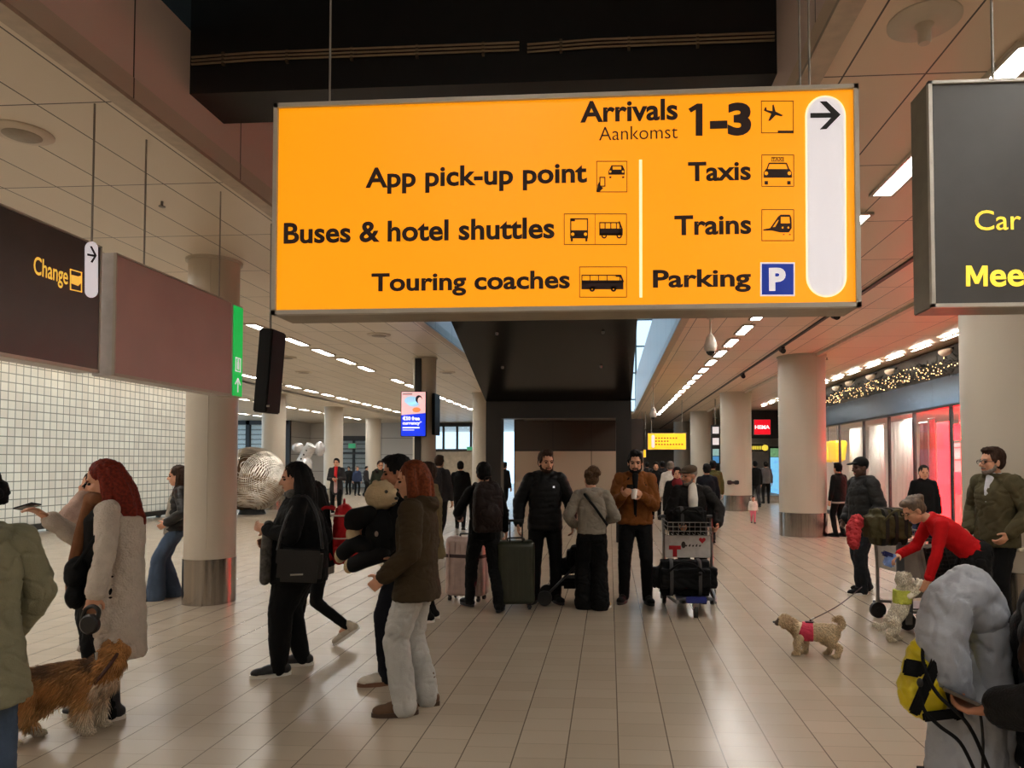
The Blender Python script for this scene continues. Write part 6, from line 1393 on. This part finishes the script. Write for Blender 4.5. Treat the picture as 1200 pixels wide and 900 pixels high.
t = thing('balloon_figure', 'white tilted tube sculpture beside the silver ball', 'sculpture', (sp.x + 1.3, 23.2, 0)); b = nb(); chain(b, [(0, 0, .3), (.05, 0, 1.6)], [.22, .25]); cyl(b, (-.1, 0, 1.65), (.28, 0, 2.25), .17, .19, 24); sph(b, (.5, .1, 2.12), (.18, .18, .25)); sph(b, (-.2, 0, 2.15), (.2, .2, .18)); put('body', vox(b, .02, 3), mat('glossy_white', rgb(200, 200, 200), .25, .3), t)
b = nb()
for k in range(4): sph(b, (-.02 + .09 * k, -.17, 1.78 + .14 * k), (.03, .02, .035))
obj('dots', b, BLK, t)
# ================================================================ PEOPLE FURTHER BACK
def far(lab, u, y, face, h, topc, pantc, hairm=None, style='short', hem=-.12, walk=0, skin=None, grp=None, jn='jacket', **k):
    lf, rf = ((.2, .08, 0, 5), (-.2, -.08, .03, -5, 20)) if walk else ((.02, .1, 0, 8), (-.02, -.1, 0, -8))
    p = Person(lab, at(u, y), face, h, k.pop('build', 1.04), d=.0125, lf=lf, rf=rf, group=grp, **k); p.body(skin or SKIN); p.pants(pantc); p.shoes(BLKC); p.hair(hairm or HB, style, vx=.011); p.top(jn, topc, hem, 1.06); return p
p = far('person in dark coat and red scarf reading a phone by the metal ball', 388, 21.5, -80, 1.84, DGREY, BLKC, hem=-.3, la=(.25, .08, 1.1), ra=(.26, -.06, 1.1)); p.bits('scarf', RED, lambda b: chain(b, [p.N + p.f * .07, p.P + p.t * .3 + p.f * .13, p.P + p.f * .13], [.05, .045, .04])); p.bits('shirt_front', mat('shirt_pink', rgb(190, 160, 160), .8), lambda b: chain(b, [p.P + p.t * .12 + p.f * .12, p.P + p.f * .13 - Z3 * .2], [.05, .05])); p.face(brow=HB)
phone('small phone held by the red scarf person', p.W(p.palmc(1) + V((.02, .03, .03))), (R(-50), 0, R(180)))
p = far('person with glasses in dark green parka behind the plush bear', 441, 19.5, -60, 1.76, cloth('parka_green', rgb(44, 48, 36)), BLKC, HBR, 'bun', -.3); p.face(); p.glasses(MATS['wire_dark']); p.bits('collar_fur', BLKC, lambda b: p.hoodie_back(b, .07))
p = far('person with a grey rucksack walking away beyond the auburn-haired person', 512, 14.2, 80, 1.86, DGREY, BLKC, HBR, walk=1); backpack('grey rucksack on the person walking away beyond the auburn hair', p.W(p.P + V((-.2, 0, .28))), R(80), DGREY, .32, .5, .18)
far('person in black walking away just past the slim column', 538, 17.5, 100, 1.74, BLKC, BLKC, walk=1)
far('small far person in dark clothes seen through the portal gap', 590, 23.5, 60, 1.72, BLKC, BLKC, walk=1)
for i, (u, y, c, lb) in enumerate(((403, 36, BLKC, 'seated-group person in black by the far door'), (413, 35, cloth('coat_blue', rgb(50, 62, 90)), 'pale-haired person in blue coat by the far door'), (424, 37, DGREY, 'person in dark grey beside the far door'))): far(lb, u, y, -90 + 40 * i, 1.5, c, BLKC, HGR if i == 1 else HB, 'curly' if i == 1 else 'short')
t = thing('pushchair', 'far dark pushchair beside the group at the far door', 'pushchair', (*at(431, 34), 0), .5)
for s in (-1, 1):
    b = nb(); tube(b, [(-.4, s * .22, 1.), (.3, s * .22, .1)], .02); obj('frame_tube', b, BLK, t)
    for x in (.3, -.3): b = nb(); cyl(b, (x, s * .22 - .03, .1), (x, s * .22 + .03, .1), .1); obj('wheel', b, MATS['tyre'], t)
b = nb(); chain(b, [(-.2, 0, .7), (.1, 0, .45)], [.17, .17]); obj('seat', b, BLKC, t)
p = far('person in long black coat and red headscarf beside the flat cap person', 793, 13.2, -88, 1.6, BLK2, BLKC, hem=-.5, flare=0) if 0 else far('person in long dark coat and red headscarf beside the flat cap person', 792, 13.2, -88, 1.62, BLK2, BLKC, hem=-.5); p.face(); p.bits('headscarf', cloth('scarf_red', rgb(112, 26, 32)), lambda b: (sph(b, p.h((-.03, 0, .03)), (.1, .1, .12)), chain(b, [p.N + p.f * .04, p.N - p.t * .06 + p.f * .06], [.085, .11])))
far('person in white coat walking away behind the red headscarf', 785, 17.5, 95, 1.74, WCL, BLKC, HGR, 'bun', -.35, 1)
far('person in black coat walking in the far aisle behind the rust jacket', 768, 21, -90, 1.72, BLKC, BLKC, walk=1); far('person in dark coat further down the aisle behind the rust jacket', 776, 25, 95, 1.75, DGREY, BLKC, walk=1); far('far person beside the yellow sign column', 758, 30, 80, 1.72, DGREY, BLKC, walk=1)
far('person in navy jacket behind the shoulder of the flat cap person', 827, 15, 95, 1.68, NAVY, BLKC, walk=1)
far('person in moss green jacket walking away by the second aisle column', 834, 18.5, 95, 1.76, cloth('jacket_moss', rgb(78, 80, 42)), BLKC, walk=1)
far('person in black near the far store entrance', 882, 27, 100, 1.76, BLKC, DGREY, walk=1); far('person in grey coat inside the far store entrance', 894, 29.3, 90, 1.74, cloth('coat_grey', rgb(86, 84, 84)), BLKC)
p = far('small child in white jacket and pink trousers walking on the open floor', 879, 19.8, -95, .74, WCL, cloth('trousers_pink', rgb(226, 120, 140)), HBR, walk=1, hd=1.5, build=1.25); p.bits('hood', WCL, lambda b: sph(b, p.h((-.03, 0, .03)), (.15, .15, .17)))
p = far('person in black jacket with pale hem standing right beside the pink-lit column', 976, 16.3, 120, 1.7, BLKC, BLKC, BLKC); p.bits('shirt_hem', GREYC, lambda b: p.rings(b, [(-.16, .128, .178), (-.12, .13, .18)], 1.06))
p = far('dark-haired person in black coat and blue skirt behind the red sweater person', 1070, 12.6, -100, 1.66, BLKC, BLKC, HB, 'bun'); p.face(); p.bits('skirt', cloth('skirt_blue', rgb(30, 40, 72)), lambda b: p.rings(b, [(-.5, .16, .2), (-.05, .13, .18)]))
# ---------------------------------------------------------------- tidy up
bpy.data.scenes.remove(TS)
